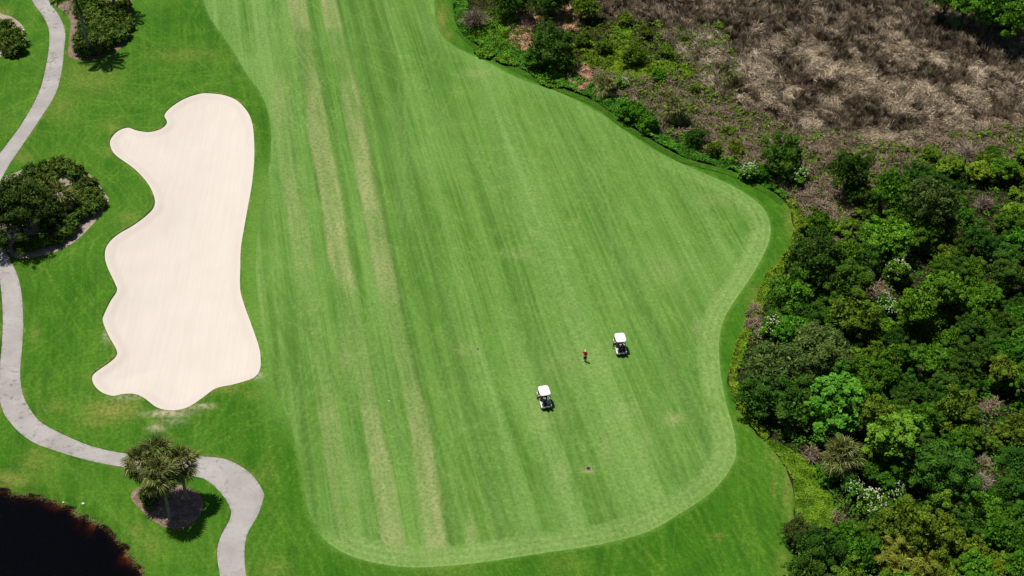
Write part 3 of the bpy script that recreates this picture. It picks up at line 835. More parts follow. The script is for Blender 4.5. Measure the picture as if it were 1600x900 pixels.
# ------------------------------------------------------------------ palms
def fan_mesh(name, seed, mat, L=0.95, R=0.85, nseg=22, droop=0.5):
    r = np.random.default_rng(seed)
    V, F, var = [], [], []
    def quad(a, b, c, d, vv):
        o = len(V); V.extend([a, b, c, d]); F.append((o, o + 1, o + 2, o + 3)); var.append(vv)
    quad((0, -0.025, 0), (L, -0.018, -0.04), (L, 0.018, -0.04), (0, 0.025, 0), 0.75)
    for k in range(nseg):
        a = math.radians(-128 + 256 * k / (nseg - 1)) + r.uniform(-.05, .05)
        ln = R * (1.0 - 0.28 * abs(a) / 2.2) * r.uniform(0.9, 1.1)
        c, s = math.cos(a), math.sin(a)
        base = np.array([L, 0, -0.04]); d = np.array([c, s, 0]); p = np.array([-s, c, 0])
        lift = 0.10 * (1 if k % 2 else -1) * 0.3 + 0.12 * abs(s)
        m = base + d * ln * 0.5 + np.array([0, 0, lift])
        tip = base + d * ln * 0.93 + np.array([0, 0, lift - droop * ln * r.uniform(0.5, 1.2)])
        wv = 0.05 * R
        quad(tuple(base), tuple(m + p * wv), tuple(tip), tuple(m - p * wv + np.array([0, 0, 0.035])), np.clip(r.random() ** 1.3, 0, 1))
    return np_mesh(name, np.array(V), np.array(F), mat, face_attrs={'var': var})
FAN = [fan_mesh('fan_frond', i, LEAF['palm'], droop=0.22 + 0.14 * i) for i in range(3)]
FAN_DEAD = fan_mesh('dead_fan_frond', 9, LEAF['dead'], droop=0.9, R=0.7)

def palm_trunk(H, r0, lean, seed, mat, bulge=False):
    bm = bmesh.new()
    n = 9
    pts, rad = [], []
    rr = random.Random(seed)
    for i in range(n):
        t = i / (n - 1)
        pts.append((lean[0] * t * t, lean[1] * t * t, -0.15 + (H + 0.15) * t))
        q = r0 * (1.25 - 0.35 * min(1, t * 3)) if not bulge else r0 * (0.85 + 0.35 * math.sin(math.pi * min(1, t * 1.3)))
        rad.append(q * rr.uniform(0.94, 1.06))
    tube(bm, pts, rad, 10)
    return bm_mesh('trunk', bm, mat, True)

def fan_palm(base, H, size, label, nf=40, seed=1, lean=(0, 0), dead=8, r0=0.17):
    x, y = base
    e = empty('fan_palm', (x, y, hz(x, y)), 0)
    tag(e, label, 'palm')
    obj('trunk', palm_trunk(H, r0, lean, seed, M['palm_bark']), e)
    r = random.Random(seed)
    for k in range(nf + dead):
        isd = k >= nf
        t = k / max(1, nf - 1)
        el = math.radians(82 - 138 * t ** 0.9 + r.uniform(-8, 8)) if not isd else math.radians(r.uniform(-82, -50))
        az = k * 2.399963 + r.uniform(-.2, .2)
        f = obj('dead_frond' if isd else 'frond', FAN_DEAD if isd else FAN[k % 3], e, (lean[0], lean[1], H - (0.05 + 0.25 * t if not isd else 0.35)))
        f.rotation_euler = (r.uniform(-.5, .5), -el, az)
        s = size * r.uniform(0.88, 1.1) * (0.8 if isd else 1)
        f.scale = (s, s, s)
    return e

def feather_mesh(name, seed, mat, L=3.4, n=30):
    r = np.random.default_rng(seed)
    V, F, var = [], [], []
    def pos(t):
        return np.array([L * t * (1 - 0.12 * t * t), 0, L * (0.22 * t - 0.62 * t * t)])
    for i in range(10):
        a, b = pos(i / 10), pos((i + 1) / 10); w = 0.05 * (1 - i / 11)
        o = len(V); V += [a + [0, -w, 0], b + [0, -w, 0], b + [0, w, 0], a + [0, w, 0]]; F.append((o, o + 1, o + 2, o + 3)); var.append(.7)
    for i in range(n):
        t = 0.12 + 0.88 * i / (n - 1)
        p = pos(t); ln = 0.85 * math.sin(math.pi * min(1, 0.18 + 0.82 * t)) ** 0.6 * r.uniform(.85, 1.1) + 0.12
        for sd in (-1, 1):
            d = np.array([0.45, sd * 0.85, -0.28 + r.uniform(-.15, .2)]); d /= np.linalg.norm(d)
            m = p + d * ln * .5; tip = p + d * ln + np.array([0, 0, -0.25 * ln]); s = np.array([0.075, 0, 0.02])
            o = len(V); V += [p, m + s, tip, m - s]; F.append((o, o + 1, o + 2, o + 3)); var.append(float(np.clip(r.uniform(.0, .6), 0, 1)))
    return np_mesh(name, np.array(V), np.array(F), mat, face_attrs={'var': var})
FEATHER = [feather_mesh('feather_frond', i, LEAF['mid']) for i in range(2)]

def royal_palm(base, H, label, seed, lean=(0, 0), nf=15, size=1.0):
    x, y = base
    e = empty('royal_palm', (x, y, hz(x, y)))
    tag(e, label, 'palm')
    obj('trunk', palm_trunk(H - 1.0, 0.21, lean, seed, M['palm_bark'], True), e)
    bm = bmesh.new(); tube(bm, [(lean[0], lean[1], H - 1.02), (lean[0] * 1.02, lean[1], H - .4), (lean[0] * 1.05, lean[1], H)], [0.17, 0.14, 0.06], 9)
    obj('crownshaft', bm_mesh('crownshaft', bm, plain('crownshaft', (0.07, 0.14, 0.03)), True), e)
    r = random.Random(seed)
    for k in range(nf):
        t = k / (nf - 1)
        f = obj('frond', FEATHER[k % 2], e, (lean[0] * 1.05, lean[1], H - 0.1))
        f.rotation_euler = (r.uniform(-.4, .4), -math.radians(58 - 72 * t + r.uniform(-6, 6)), k * 2.399963 + r.uniform(-.15, .15))
        s = size * r.uniform(.9, 1.1); f.scale = (s, s, s)
    return e

def ground_pt(px, py):
    x, y = G(px, py)
    return G(px, py, hz(x, y))

royal_palm(ground_pt(141, 87), 9.9, 'tall palm with a smooth grey trunk rising from the mulch bed beside the cart path', 4, (-0.25, 0.2), 19, 1.1)
royal_palm(ground_pt(182, 24), 8.6, 'shorter grey-trunked palm at the back of the mulch bed beside the cart path', 8, (0.2, 0.3), 13, 0.8)
fan_palm(ground_pt(267, 810), 6.3, 1.30, 'foremost fan palm of the cluster in the teardrop bed, bare grey trunk showing', 46, 1, (-0.1, 0.0))
fan_palm(ground_pt(240, 784), 5.5, 1.22, 'leftmost fan palm of the cluster in the teardrop bed by the cart path', 42, 2, (-0.25, 0.1))
fan_palm(ground_pt(292, 782), 5.4, 1.20, 'rightmost fan palm of the cluster in the teardrop bed by the cart path', 42, 3, (0.3, 0.1))
fan_palm(ground_pt(263, 776), 6.1, 1.26, 'rear middle fan palm of the cluster in the teardrop bed by the cart path', 42, 5, (0.05, 0.2))
fan_palm(ground_pt(102, 335), 2.6, 1.45, 'pale fan palm amid the shrubs of the planted island between path and bunker', 34, 6, (0, 0), 4)
fan_palm(ground_pt(1053, 196), 2.7, 1.25, 'fan palm at the scrub edge below the blond grass tussock', 36, 7, (0, 0), 10)
fan_palm(ground_pt(1308, 742), 2.7, 1.42, 'fan palm with drooping fronds by the lime ground cover at the thicket edge', 34, 9, (0, 0), 10)
fan_palm(ground_pt(946, 150), 1.5, 1.15, 'low dark fan palm beside the orange dry fern at the scrub edge', 34, 12, (0, 0), 2)

# ------------------------------------------------------------------ planted beds on the left
DIRS = ['right of', 'below right of', 'below', 'below left of', 'left of', 'above left of', 'above', 'above right of']
def single_out(items, marks, near=(75, 150, 240)):
    """items (object, what it is, px, py): each is named by the nearest landmark that still has that side free"""
    opts = []
    for n_, (o_, what, px, py) in enumerate(items):
        for nm, mx, my in marks:
            d = math.hypot(px - mx, py - my)
            if d < near[0] * 0.12: continue
            oc = DIRS[int(round(math.atan2(py - my, px - mx) / (math.pi / 4))) % 8]
            how = 'just' if d < near[0] else 'some way' if d < near[1] else 'well' if d < near[2] else 'far'
            opts.append((d, n_, f'{what} {how} {oc} {nm}'))
    taken, named = set(), set()
    for d, n_, lab in sorted(opts):
        if n_ in named or lab in taken: continue
        named.add(n_); taken.add(lab); items[n_][0]['label'] = lab
    return len(named)

def shrubs(lst, label, group, what=None, marks=()):
    its = []
    for px, py, w in lst:
        its.append((plant('shrub', px, py, w * 1.15, label, 'shrub', group, name='bed_shrub'), what, px, py))
    if what: single_out(its, marks, (17, 32, 52))
shrubs([(133, 44, 22), (124, 60, 22), (126, 76, 22), (140, 66, 22), (152, 60, 24), (166, 62, 24), (180, 58, 24), (192, 50, 22), (150, 76, 22), (165, 72, 20), (127, 18, 22),
        (140, 28, 28), (136, 56, 26), (146, 48, 28), (166, 50, 28), (184, 46, 26), (160, 26, 28), (180, 24, 28), (198, 40, 20), (136, 82, 18), (158, 40, 28), (176, 38, 24), (195, 30, 22), (150, 8, 26), (172, 12, 26), (192, 8, 24), (130, 4, 22)], 'glossy low shrub packed into the mulch bed under the tall grey-trunked palm', 'shrubs under the tall palm', 'glossy bed shrub', [('the foot of the tall palm', 141, 87), ('the foot of the shorter palm', 182, 24), ('the pale rock on the bed rim', 201, 27), ('the bed corner by the path', 108, 90)])
shrubs([(8, 40, 26), (22, 58, 30), (10, 70, 26), (28, 72, 26), (-8, 55, 30), (18, 78, 22)], 'low shrub in the small pale bed at the top left corner', 'shrubs of the corner bed', 'corner bed shrub', [('the pale rock by the path', 37, 49)])
shrubs([(48, 268, 26), (68, 264, 26), (86, 258, 28), (104, 260, 28), (120, 272, 28), (136, 288, 28), (148, 304, 26), (156, 316, 20), (130, 306, 28), (140, 324, 26), (124, 334, 24), (110, 350, 26),
        (98, 340, 26), (104, 362, 22), (88, 366, 24), (70, 372, 26), (76, 348, 28), (52, 380, 24), (40, 284, 28), (60, 290, 30), (80, 282, 28), (116, 300, 28), (34, 386, 20), (90, 378, 16), (88, 320, 28), (112, 320, 28)],
       'leafy shrub massed on the planted island between cart path and bunker', 'shrubs of the planted island', 'leafy island shrub', [('the pale fan palm', 102, 305), ('the large dark tree', 28, 326), ('the island tip toward the bunker', 167, 314), ('the pale bed edge by the path', 24, 404)])
plant('oak', 24, 326, 132, 'large dark broad tree overhanging the cart path at the left edge', 'tree', asp=1.0)
shrubs([(228, 770, 22), (240, 772, 18), (232, 786, 18)], 'spiky pale shrub at the foot of the fan palm cluster', 'shrubs under the fan palms', 'spiky pale shrub', [('the foremost fan palm trunk', 267, 810), ('the tip of the teardrop bed', 206, 776)])

# fallen fronds on the teardrop bed
def frond_litter(name, pxs, label):
    B, D = [], []
    for px, py in pxs:
        x, y = G(px, py); z = hz(x, y) + 0.06
        a = random.uniform(0, 6.28)
        for k in range(9):
            B.append((x, y, z)); t = a + (k - 4) * 0.16; D.append((math.cos(t), math.sin(t), random.uniform(0.02, 0.25)))
    V, F = blades(np.array(B), np.array(D), rng.uniform(.5, .9, len(B)), 0.08, 0.1)
    o = obj(name, np_mesh(name, V, F, LEAF['dead'], face_attrs={'var': rng.random(len(B)) * .5 + .5}))
    tag(o, label, kind='stuff')
frond_litter('frond_litter', [(250, 806), (258, 800), (246, 812), (284, 786), (308, 790), (290, 772), (240, 800), (255, 815), (300, 782)], 'dry fallen palm fronds on the teardrop mulch bed')

# ------------------------------------------------------------------ ground covers
def sample_px(poly_px, n, r=rng):
    poly = np.asarray(poly_px, float)
    lo, hi = poly.min(0), poly.max(0)
    out = np.zeros((0, 2))
    while len(out) < n:
        q = r.uniform(lo, hi, (int(n * 2) + 50, 2)); out = np.vstack([out, q[inside(q, poly)]])
    q = out[:n]
    x, y = G(q[:, 0], q[:, 1])
    return np.stack([x, y], 1), q

def ell(px, py, rx, ry, n=14, j=0.25):
    return [(px + rx * math.cos(6.283 * k / n) * random.uniform(1 - j, 1 + j), py + ry * math.sin(6.283 * k / n) * random.uniform(1 - j, 1 + j)) for k in range(n)]

def cover(name, polys, per, mat, label, size, zr, kind_='card', seed=0, clump=0.5, up=0.8, blade=(0.3, 0.7, 0.05), el=(0.3, 1.3), sag=(0, 0.25), var=(0, 1)):
    VV, FF, vv, o = [], [], [], 0
    for p in polys:
        a = np.asarray(p, float); area = 0.5 * abs(np.dot(a[:, 0], np.roll(a[:, 1], 1)) - np.dot(a[:, 1], np.roll(a[:, 0], 1)))
        n = max(20, int(area * per))
        P, q = sample_px(p, n)
        cl = fbm(P[:, 0] / 0.9, P[:, 1] / 0.9, seed, 2)
        g = height(P)
        if kind_ == 'card':
            z = g + zr[0] + (zr[1] - zr[0]) * np.clip((cl - 0.3) * 2.2, 0, 1) * rng.uniform(0.55, 1, n)
            V, F = cards(np.column_stack([P, z]), np.array([[0, 0, up]]) + rng.normal(0, 0.5, (n, 3)), rng.uniform(*size, n), 0.65)
        else:
            az = rng.uniform(0, 6.283, n) * clump + (1 - clump) * 12.0 * vnoise(P[:, 0] / 2.2, P[:, 1] / 2.2, seed + 3)
            e = rng.uniform(*el, n)
            D = np.stack([np.cos(az) * np.cos(e), np.sin(az) * np.cos(e), np.sin(e)], 1)
            z = g + rng.uniform(0, zr[1], n) * np.clip((cl - 0.3) * 2.5, 0, 1)
            V, F = blades(np.column_stack([P, z]), D, rng.uniform(blade[0], blade[1], n), blade[2], rng.uniform(*sag, n))
        VV.append(V); FF.append(F + o); o += len(V)
        vv.append(np.clip(var[0] + (var[1] - var[0]) * (0.5 * rng.random(n) + 0.9 * (cl - 0.25)), 0, 1))
    ob = obj(name, np_mesh(name, np.vstack(VV), np.vstack(FF), mat, face_attrs={'var': np.concatenate(vv)}))
    tag(ob, label, kind='stuff')
    return ob

def strip(line, w0, w1):
    """pixel strip beside a pixel polyline (to its right, downstream)"""
    l = np.array(line, float); t = np.gradient(l, axis=0); nrm = np.stack([-t[:, 1], t[:, 0]], 1); nrm /= np.linalg.norm(nrm, axis=1, keepdims=True)
    return np.vstack([l - nrm * w0, (l - nrm * w1)[::-1]])
edge1 = catmull(scrub_edge[:14], 3, False)
cover('vine_cover', [strip(edge1, 1, 24)], 2.6, LEAF['vine'], 'low bright green vines along the scrub edge above the fairway', (0.16, 0.34), (0.06, 0.75), seed=2)
edge2 = catmull(scrub_edge[13:22], 3, False)
cover('edge_weeds', [strip(edge2, 0, 16), strip(catmull(scrub_edge[21:26], 3, False), 0, 12)], 1.8, LEAF['lime'], 'yellow green weeds along the thicket edge beside the rough', (0.12, 0.28), (0.05, 0.6), seed=12)
lime_poly = [(1196, 690), (1212, 690), (1235, 705), (1262, 720), (1280, 745), (1300, 775), (1312, 800), (1300, 825), (1262, 822), (1244, 812), (1243, 785), (1240, 752), (1220, 720)]
cover('lime_ground_cover', [lime_poly], 2.3, LEAF['lime'], 'lime yellow creeping ground cover beside the fan palm at the thicket edge', (0.14, 0.30), (0.03, 0.4), seed=4)
cover('lime_marsh_grass', [ell(950, 92, 44, 22), ell(968, 60, 20, 26), ell(1005, 112, 52, 15), ell(985, 92, 14, 32), ell(912, 70, 22, 10), ell(1075, 112, 14, 10)], 4.5, LEAF['lime'],
      'lime green grass in the hollow between scrub and marsh', (0.12, 0.3), (0.05, 0.5), 'card', 6, up=0.9, var=(0.25, 1.1))
cover('green_fern_cover', [ell(775, 50, 38, 34), ell(800, 85, 26, 20), ell(760, 82, 18, 12), ell(868, 110, 46, 24)], 2.6, LEAF['mid'], 'mid green ferns behind the vines at the top of the scrub', (0.2, 0.42), (0.05, 0.7), seed=8)
cover('orange_dry_fern', [ell(815, 38, 18, 16), ell(818, 66, 26, 14), ell(890, 33, 26, 19), ell(905, 120, 20, 18), ell(838, 30, 20, 8)], 4.2, LEAF['orange'],
      'orange brown dead fern patches among the green scrub', None, (0, 0.5), 'blade', 9, 0.9, blade=(0.35, 0.75, 0.08), el=(0.0, 0.7), sag=(0.05, 0.3), var=(0.25, 1.1))
brk = [(930, 112), (1000, 125), (1060, 120), (1100, 140), (1150, 170), (1230, 200), (1330, 215), (1420, 235), (1500, 210), (1610, 195), (1610, 260), (1480, 260), (1400, 290), (1340, 330), (1300, 380), (1260, 350), (1230, 310), (1190, 270), (1130, 252), (1080, 235), (1030, 205), (990, 170), (960, 150), (925, 135)]
cover('dry_bracken', [brk, ell(1178, 508, 13, 26), ell(1375, 455, 18, 14), ell(1535, 740, 12, 22), ell(1268, 715, 12, 8), ell(1310, 812, 9, 8), ell(1310, 365, 18, 18), ell(1545, 640, 14, 10)], 1.5, LEAF['bracken'],
      'pinkish brown dead bracken between the marsh and the green thicket', None, (0, 0.9), 'blade', 10, 0.9, blade=(0.4, 0.95, 0.085), el=(0.0, 1.0), sag=(0.05, 0.35))
cover('scrub_leaf_cover', [brk, [(1060, 50), (1130, 40), (1160, 130), (1140, 170), (1080, 140), (1000, 110), (940, 60), (1000, 30)]], 0.34, LEAF['olive'], 'sparse olive leafy scrub growing through the dead bracken', (0.18, 0.42), (0.2, 1.1), seed=14)
thk = [(1245, 330), (1300, 360), (1345, 320), (1420, 270), (1520, 240), (1640, 220), (1640, 940), (1240, 940), (1236, 880), (1238, 835), (1300, 820), (1300, 780), (1270, 730), (1200, 680), (1160, 640), (1145, 590), (1180, 500), (1205, 440), (1238, 400)]
cover('upper_scrub_leaves', [[(712, -30), (905, -30), (930, 20), (990, 50), (1010, 90), (930, 110), (880, 120), (830, 100), (760, 70), (722, 40)]], 0.6, LEAF['olive'], 'olive leafy undergrowth between the bushes of the upper scrub', (0.14, 0.34), (0.1, 0.9), seed=24, var=(0, 0.7))
cover('undergrowth', [thk], 0.14, LEAF['mid'], 'tangled green undergrowth on the floor of the thicket', (0.16, 0.36), (0.1, 1.0), seed=16, var=(0, 0.7))
# long grass left uncut at the brow of the rough
edge3 = catmull([(712, 48), (740, 75), (767, 90), (824, 119), (882, 145), (926, 164), (967, 195), (1025, 232), (1068, 254), (1140, 272), (1190, 297), (1222, 318)], 4, False)
cover('long_rough_grass', [strip(edge3, -1, 6)], 5.0, LEAF['ridge'], 'uncut long grass ridge between the mown rough and the vines', (0.12, 0.24), (0.02, 0.14), seed=18, up=2.2)
bank = catmull(shore_px[1:14], 4, False)
cover('bank_weeds', [np.vstack([bank + (1, -4), (bank + (-2, 1))[::-1]])], 0.8, LEAF['weed'], 'ragged weeds and dry grass along the pond bank', None, (0, 0.1), 'blade', 20, 0.9, blade=(0.12, 0.4, 0.07), el=(0.0, 0.9))

# ------------------------------------------------------------------ marsh grass
def marsh_grass(nt=9500, per=36):
    r = np.random.default_rng(5)
    poly = np.array(marsh_edge + [(1740, 195), (1740, -60), (870, -60)], float)
    T, q = sample_px(poly, nt, r)
    flat = smooth(0.42, 0.58, fbm(T[:, 0] / 3.4, T[:, 1] / 4.6, 51, 3)) * (0.30 + 0.70 * smooth(0, 90, q[:, 1] - 10)) * r.uniform(0.5, 1, nt)
    ang = 9.0 * fbm(T[:, 0] / 5.0, T[:, 1] / 5.0, 53, 2) + r.normal(0, 0.5, nt)
    tone = smooth(0.30, 0.70, fbm(T[:, 0] / 2.0, T[:, 1] / 2.8, 57, 3)) * 0.30 + 0.16 * flat + 1.0 * r.random(nt) ** 2.6 - 0.05
    size = r.uniform(0.55, 1.4, nt)
    g = height(T)
    k = np.repeat(np.arange(nt), per); n = len(k)
    off = r.normal(0, 1, (n, 2)) * (0.13 * size[k])[:, None]
    along = r.uniform(-0.5, 0.5, n) * 1.6 * flat[k]
    B = np.column_stack([T[k] + off + np.stack([np.cos(ang[k]), np.sin(ang[k])], 1) * along[:, None], g[k] + flat[k] * r.uniform(0, 0.45, n)])
    az = ang[k] + r.normal(0, 1, n) * (1.3 - 0.95 * flat[k])
    el = np.clip(1.22 - 1.02 * flat[k] + r.normal(0, 0.24, n), 0.05, 1.5)
    D = np.stack([np.cos(az) * np.cos(el), np.sin(az) * np.cos(el), np.sin(el)], 1)
    V, F = blades(B, D, size[k] * r.uniform(0.6, 1.25, n), r.uniform(0.04, 0.09, n), r.uniform(0.05, 0.4, n) * (0.4 + flat[k]), r)
    var = np.clip(tone[k] * r.uniform(0.65, 1.2, n) + 0.10 * r.random(n), 0, 1)
    o = obj('marsh_grass', np_mesh('marsh_grass', V, F, LEAF['straw'], face_attrs={'var': var}))
    tag(o, 'tangled brown and straw coloured marsh grass', kind='stuff')
    P, q = sample_px(poly, 5200, r)                    # green shoots among the dead grass
    m = fbm(P[:, 0] / 3.0, P[:, 1] / 3.0, 71, 3) > 0.50
    P = P[m]; n = len(P)
    V, F = blades(np.column_stack([P, height(P) + 0.25]), np.column_stack([r.normal(0, .6, (n, 2)), np.ones(n)]), r.uniform(.5, 1.1, n), 0.10, r.uniform(0, .3, n), r)
    o = obj('marsh_shoots', np_mesh('marsh_shoots', V, F, LEAF['weed'], face_attrs={'var': r.random(n) * 0.6}))
    tag(o, 'sparse green shoots growing through the dead marsh grass', kind='stuff')
marsh_grass()

# blond tussock behind the fan palm
V, F = blades(np.tile(np.array([[*ground_pt(1046, 152), 0.0]]), (500, 1)) + rng.normal(0, 0.28, (500, 3)) * np.array([1, 1, 0]), np.column_stack([rng.normal(0, 0.55, (500, 2)), np.ones(500)]), rng.uniform(0.9, 1.7, 500), 0.05, rng.uniform(0, .3, 500))
tag(obj('grass_tussock', np_mesh('grass_tussock', V, F, LEAF['yellow'], face_attrs={'var': rng.uniform(.4, 1, 500)})), 'blond grass tussock standing behind the fan palm at the scrub edge', 'grass')

# ------------------------------------------------------------------ trees and bushes of the thicket
placed = []
def put(k, px, py, w, label, group=None, **kw):
    placed.append((px, py, w)); return plant(k, px, py, w, label, None, group, **kw)
put('bright', 1306, 642, 116, 'bright green round tree, left of the matching pair in the thicket')
put('bright', 1398, 684, 104, 'bright green round tree, right of the matching pair, above the white blossoms')
put('grey', 1215, 575, 125, 'wide grey green tree bulging toward the fairway below the blossom bush')
put('grey', 1285, 545, 105, 'grey green tree crown adjoining the wide one at the fairway side')
put('dark', 1190, 618, 96, 'dark tree at the lowest corner of the thicket by the fairway bend')
put('dark', 1245, 632, 90, 'dark shadowed tree just left of the bright green round tree')
put('dark', 1268, 415, 120, 'large dark tree beside the rightmost bulge of the fairway')
put('dark', 1330, 440, 90, 'dark tree just left of the white blossom bush inside the thicket')
put('mid', 1235, 462, 90, 'green tree under the large dark one, leaning over the rough')
put('grey', 1455, 318, 118, 'broad grey green tree at the top of the thicket below the lime bushes')
put('mid', 1400, 300, 80, 'green rounded tree on the upper left shoulder of the thicket')
put('dark', 1366, 312, 46, 'small dark tree at the upper left tip of the thicket')
put('mid', 1388, 372, 84, 'green tree just above the white blossom bush in the thicket')
put('dark', 1222, 250, 88, 'dark feathery bush behind the white blossom at the scrub edge')
put('dark', 1328, 268, 74, 'dark feathery bush standing alone in the dead bracken')
put('dark', 1340, 300, 50, 'low dark bush at the foot of the lone bush in the bracken')
put('flower', 1240, 272, 52, 'white flowering bush in front of the dark feathery bush at the scrub edge')
put('flower', 1170, 268, 36, 'small white flowering bush at the very edge of the rough')
put('flower', 1402, 428, 52, 'white flowering bush standing in a dark gap of the thicket')
put('flower', 1385, 478, 46, 'thinly flowering bush below the white one in the thicket gap')
put('flower', 1208, 512, 46, 'white flowering bush at the bare brown patch by the fairway')
put('flower', 1362, 790, 64, 'white flowering bush, largest of the blossom cluster below the bright trees')
put('flower', 1330, 758, 44, 'white flowering bush behind the fan palm with drooping fronds')
put('flower', 1398, 768, 46, 'white flowering bush at the right of the blossom cluster')
put('flower', 972, 130, 26, 'tiny white flowering bush beside the low dark fan palm')
put('mid', 1415, 735, 60, 'green bush between the right bright tree and the blossom cluster')
put('dark', 1478, 735, 110, 'big dark tree to the right of the blossom cluster')
put('dead', 1535, 748, 56, 'dead brown bush beside the big dark tree', None)
put('olive', 1415, 825, 96, 'olive brown tree below the blossom cluster')
put('olive', 1475, 838, 84, 'olive green tree near the bottom edge, right of the yellow tree')
put('yellow', 1410, 882, 92, 'yellow needle-leaved tree at the bottom edge of the picture')
put('yellow', 1452, 892, 60, 'smaller yellow needle-leaved tree touching the bottom edge')
put('grey', 1246, 832, 60, 'grey green bush sticking out over the rough near the bottom')
put('dark', 1280, 862, 92, 'dark green tree at the bottom corner where thicket meets rough')
put('dark', 1262, 898, 80, 'dark tree cut by the bottom edge beside the rough')
put('mid', 1345, 868, 74, 'fresh green tree left of the yellow needle-leaved tree')
put('mid', 1322, 835, 50, 'green bush below the lime ground cover')
put('mid', 1290, 742, 36, 'small green bush beneath the fan palm with drooping fronds')
put('lime', 1483, 262, 56, 'lime bush on top of the broad grey green tree', None)
put('lime', 1528, 268, 46, 'lime bush right of the dead grey brush', None)
put('lime', 1455, 242, 36, 'small lime bush at the edge of the bracken', None)
put('dead', 1512, 232, 60, 'grey dead brush at the marsh edge among lime bushes')
put('dead', 1540, 312, 50, 'grey dead brush in the gap right of the broad grey green tree')
put('dead', 742, 22, 66, 'grey twiggy half-bare bush at the top of the scrub beside the fairway')
put('dark', 862, 78, 84, 'dark green bush in the middle of the upper scrub')
put('mid', 838, 92, 48, 'green bush on the left flank of the dark one in the upper scrub')
put('dark', 800, 2, 74, 'dark shaded tree at the top edge beside the twiggy bush')
put('dark', 862, 4, 66, 'dark shaded tree at the top edge above the orange fern')
put('olive', 915, 12, 56, 'olive tree at the top edge where scrub meets marsh')
put('olive', 945, 72, 32, 'small olive bush surrounded by lime grass')
put('olive', 992, 88, 44, 'spiky olive bush right of the lime grass')
put('olive', 910, 62, 32, 'dull olive bush behind the dark bush of the upper scrub')
put('mid', 985, 172, 44, 'green bush at the rough edge left of the fan palm')
put('mid', 1012, 188, 40, 'low green bush in front of the fan palm at the scrub edge')
put('mid', 1030, 118, 28, 'small green bush on the lime grass, its right end')
put('dark', 1086, 215, 40, 'dark bush below right of the fan palm at the scrub edge')
put('mid', 1190, 268, 34, 'green bush between the two white flowering bushes at the scrub edge')
put('mid', 1280, 345, 44, 'green bush just outside the rightmost bulge of the fairway')
put('lime', 1262, 352, 32, 'lime bush just outside the rightmost bulge of the fairway')
corner = []
for px, py, w in ((1560, 8, 90), (1510, 2, 70), (1600, 30, 80), (1545, 26, 60), (1640, 10, 90), (1480, -6, 60), (1585, -8, 80)):
    corner.append((put('mid', px, py, w, 'green tree of the dense clump in the top right corner', 'trees of the top right clump'), 'green corner tree', px, py))
single_out(corner, [('the middle of the corner clump', 1552, 12)], (28, 60, 75))
margin = []
for px, py, w in ((1070, 60, 18), (1040, 80, 24), (1010, 50, 26), (1085, 140, 22), (975, 30, 30), (1140, 205, 24), (1115, 235, 30), (1150, 232, 34)):
    margin.append((put('olive', px, py, w, 'low dull bush dotted along the marsh margin', 'low bushes of the marsh margin'), 'low dull marsh bush', px, py))

single_out(margin, [('the fan palm at the scrub edge', 1050, 165), ('the spiky olive bush', 992, 88), ('the small bush surrounded by lime grass', 945, 72), ('the dark feathery bush', 1222, 250)], (50, 90, 140))
# the rest of the canopy
fr = random.Random(11)
POOL = {
    'dark': ('dark evergreen tree crowded into the thicket canopy', 'dark trees of the thicket'),
    'mid': ('mid green broadleaf tree crowded into the thicket canopy', 'mid green trees of the thicket'),
    'olive': ('olive tinted tree crowded into the thicket canopy', 'olive trees of the thicket'),
    'lime': ('light lime green bush poking up through the thicket canopy', 'lime bushes of the thicket'),
    'grey': ('dull grey green tree crowded into the thicket canopy', 'grey green trees of the thicket'),
}
thk_in = np.array([(1262, 380), (1330, 340), (1385, 285), (1440, 252), (1530, 240), (1740, 215), (1740, 990), (1266, 990), (1262, 850), (1330, 835), (1330, 770), (1300, 690), (1215, 640), (1185, 585), (1215, 520), (1230, 440)], float)
gaps = [(1375, 458, 26), (1530, 745, 26), (1540, 318, 26), (1545, 640, 22), (1440, 420, 20), (1310, 700, 36), (1300, 790, 30), (1402, 428, 26)]
tries = 0
fill = []
while tries < 9000 and len(placed) < 385:
    tries += 1
    px, py = fr.uniform(1180, 1740), fr.uniform(230, 990)
    if not inside(np.array([(px, py)]), thk_in)[0]: continue
    w = fr.choice((34, 42, 50, 58, 66, 76)) * (0.85 + 0.25 * (py / 900))
    if any(math.hypot(px - a, py - b) < (c + w * 0.3) for a, b, c in gaps): continue
    if any(math.hypot((px - a), (py - b) * 1.25) < 0.265 * (w + c) for a, b, c in placed): continue
    nz = float(fbm(np.array([px / 130]), np.array([py / 110]), 70, 2)[0]) + fr.uniform(-.16, .16)
    k = 'dark' if nz < 0.40 else 'mid' if nz < 0.53 else 'olive' if nz < 0.66 else 'lime' if w < 50 else 'mid'
    if py < 330 and px > 1500: k = fr.choice(('lime', 'olive', 'mid'))
    if k == 'lime': w *= 0.7
    fill.append((put(k, px, py, w, *POOL[k]), k, px, py, w))
MARKS = [('the left bright green round tree', 1306, 642), ('the right bright green round tree', 1398, 684), ('the drooping fan palm', 1305, 705), ('the white bush in the dark gap', 1402, 428),
         ('the big dark tree', 1478, 735), ('the dead brown bush', 1535, 748), ('the larger yellow needle tree', 1410, 882), ('the broad grey green tree', 1455, 318), ('the wide grey tree by the fairway', 1215, 575),
         ('the large dark tree by the bulge', 1268, 415), ('the white blossom cluster', 1362, 785), ('the grey brush at the marsh edge', 1512, 232), ('the grey brush in the gap', 1540, 312),
         ('the white bush by the brown patch', 1208, 512), ('the lime ground cover', 1270, 770)]
ADJ = {'dark': 'dark evergreen tree', 'mid': 'mid green tree', 'olive': 'olive tinted tree', 'lime': 'lime green bush', 'grey': 'dull grey tree'}
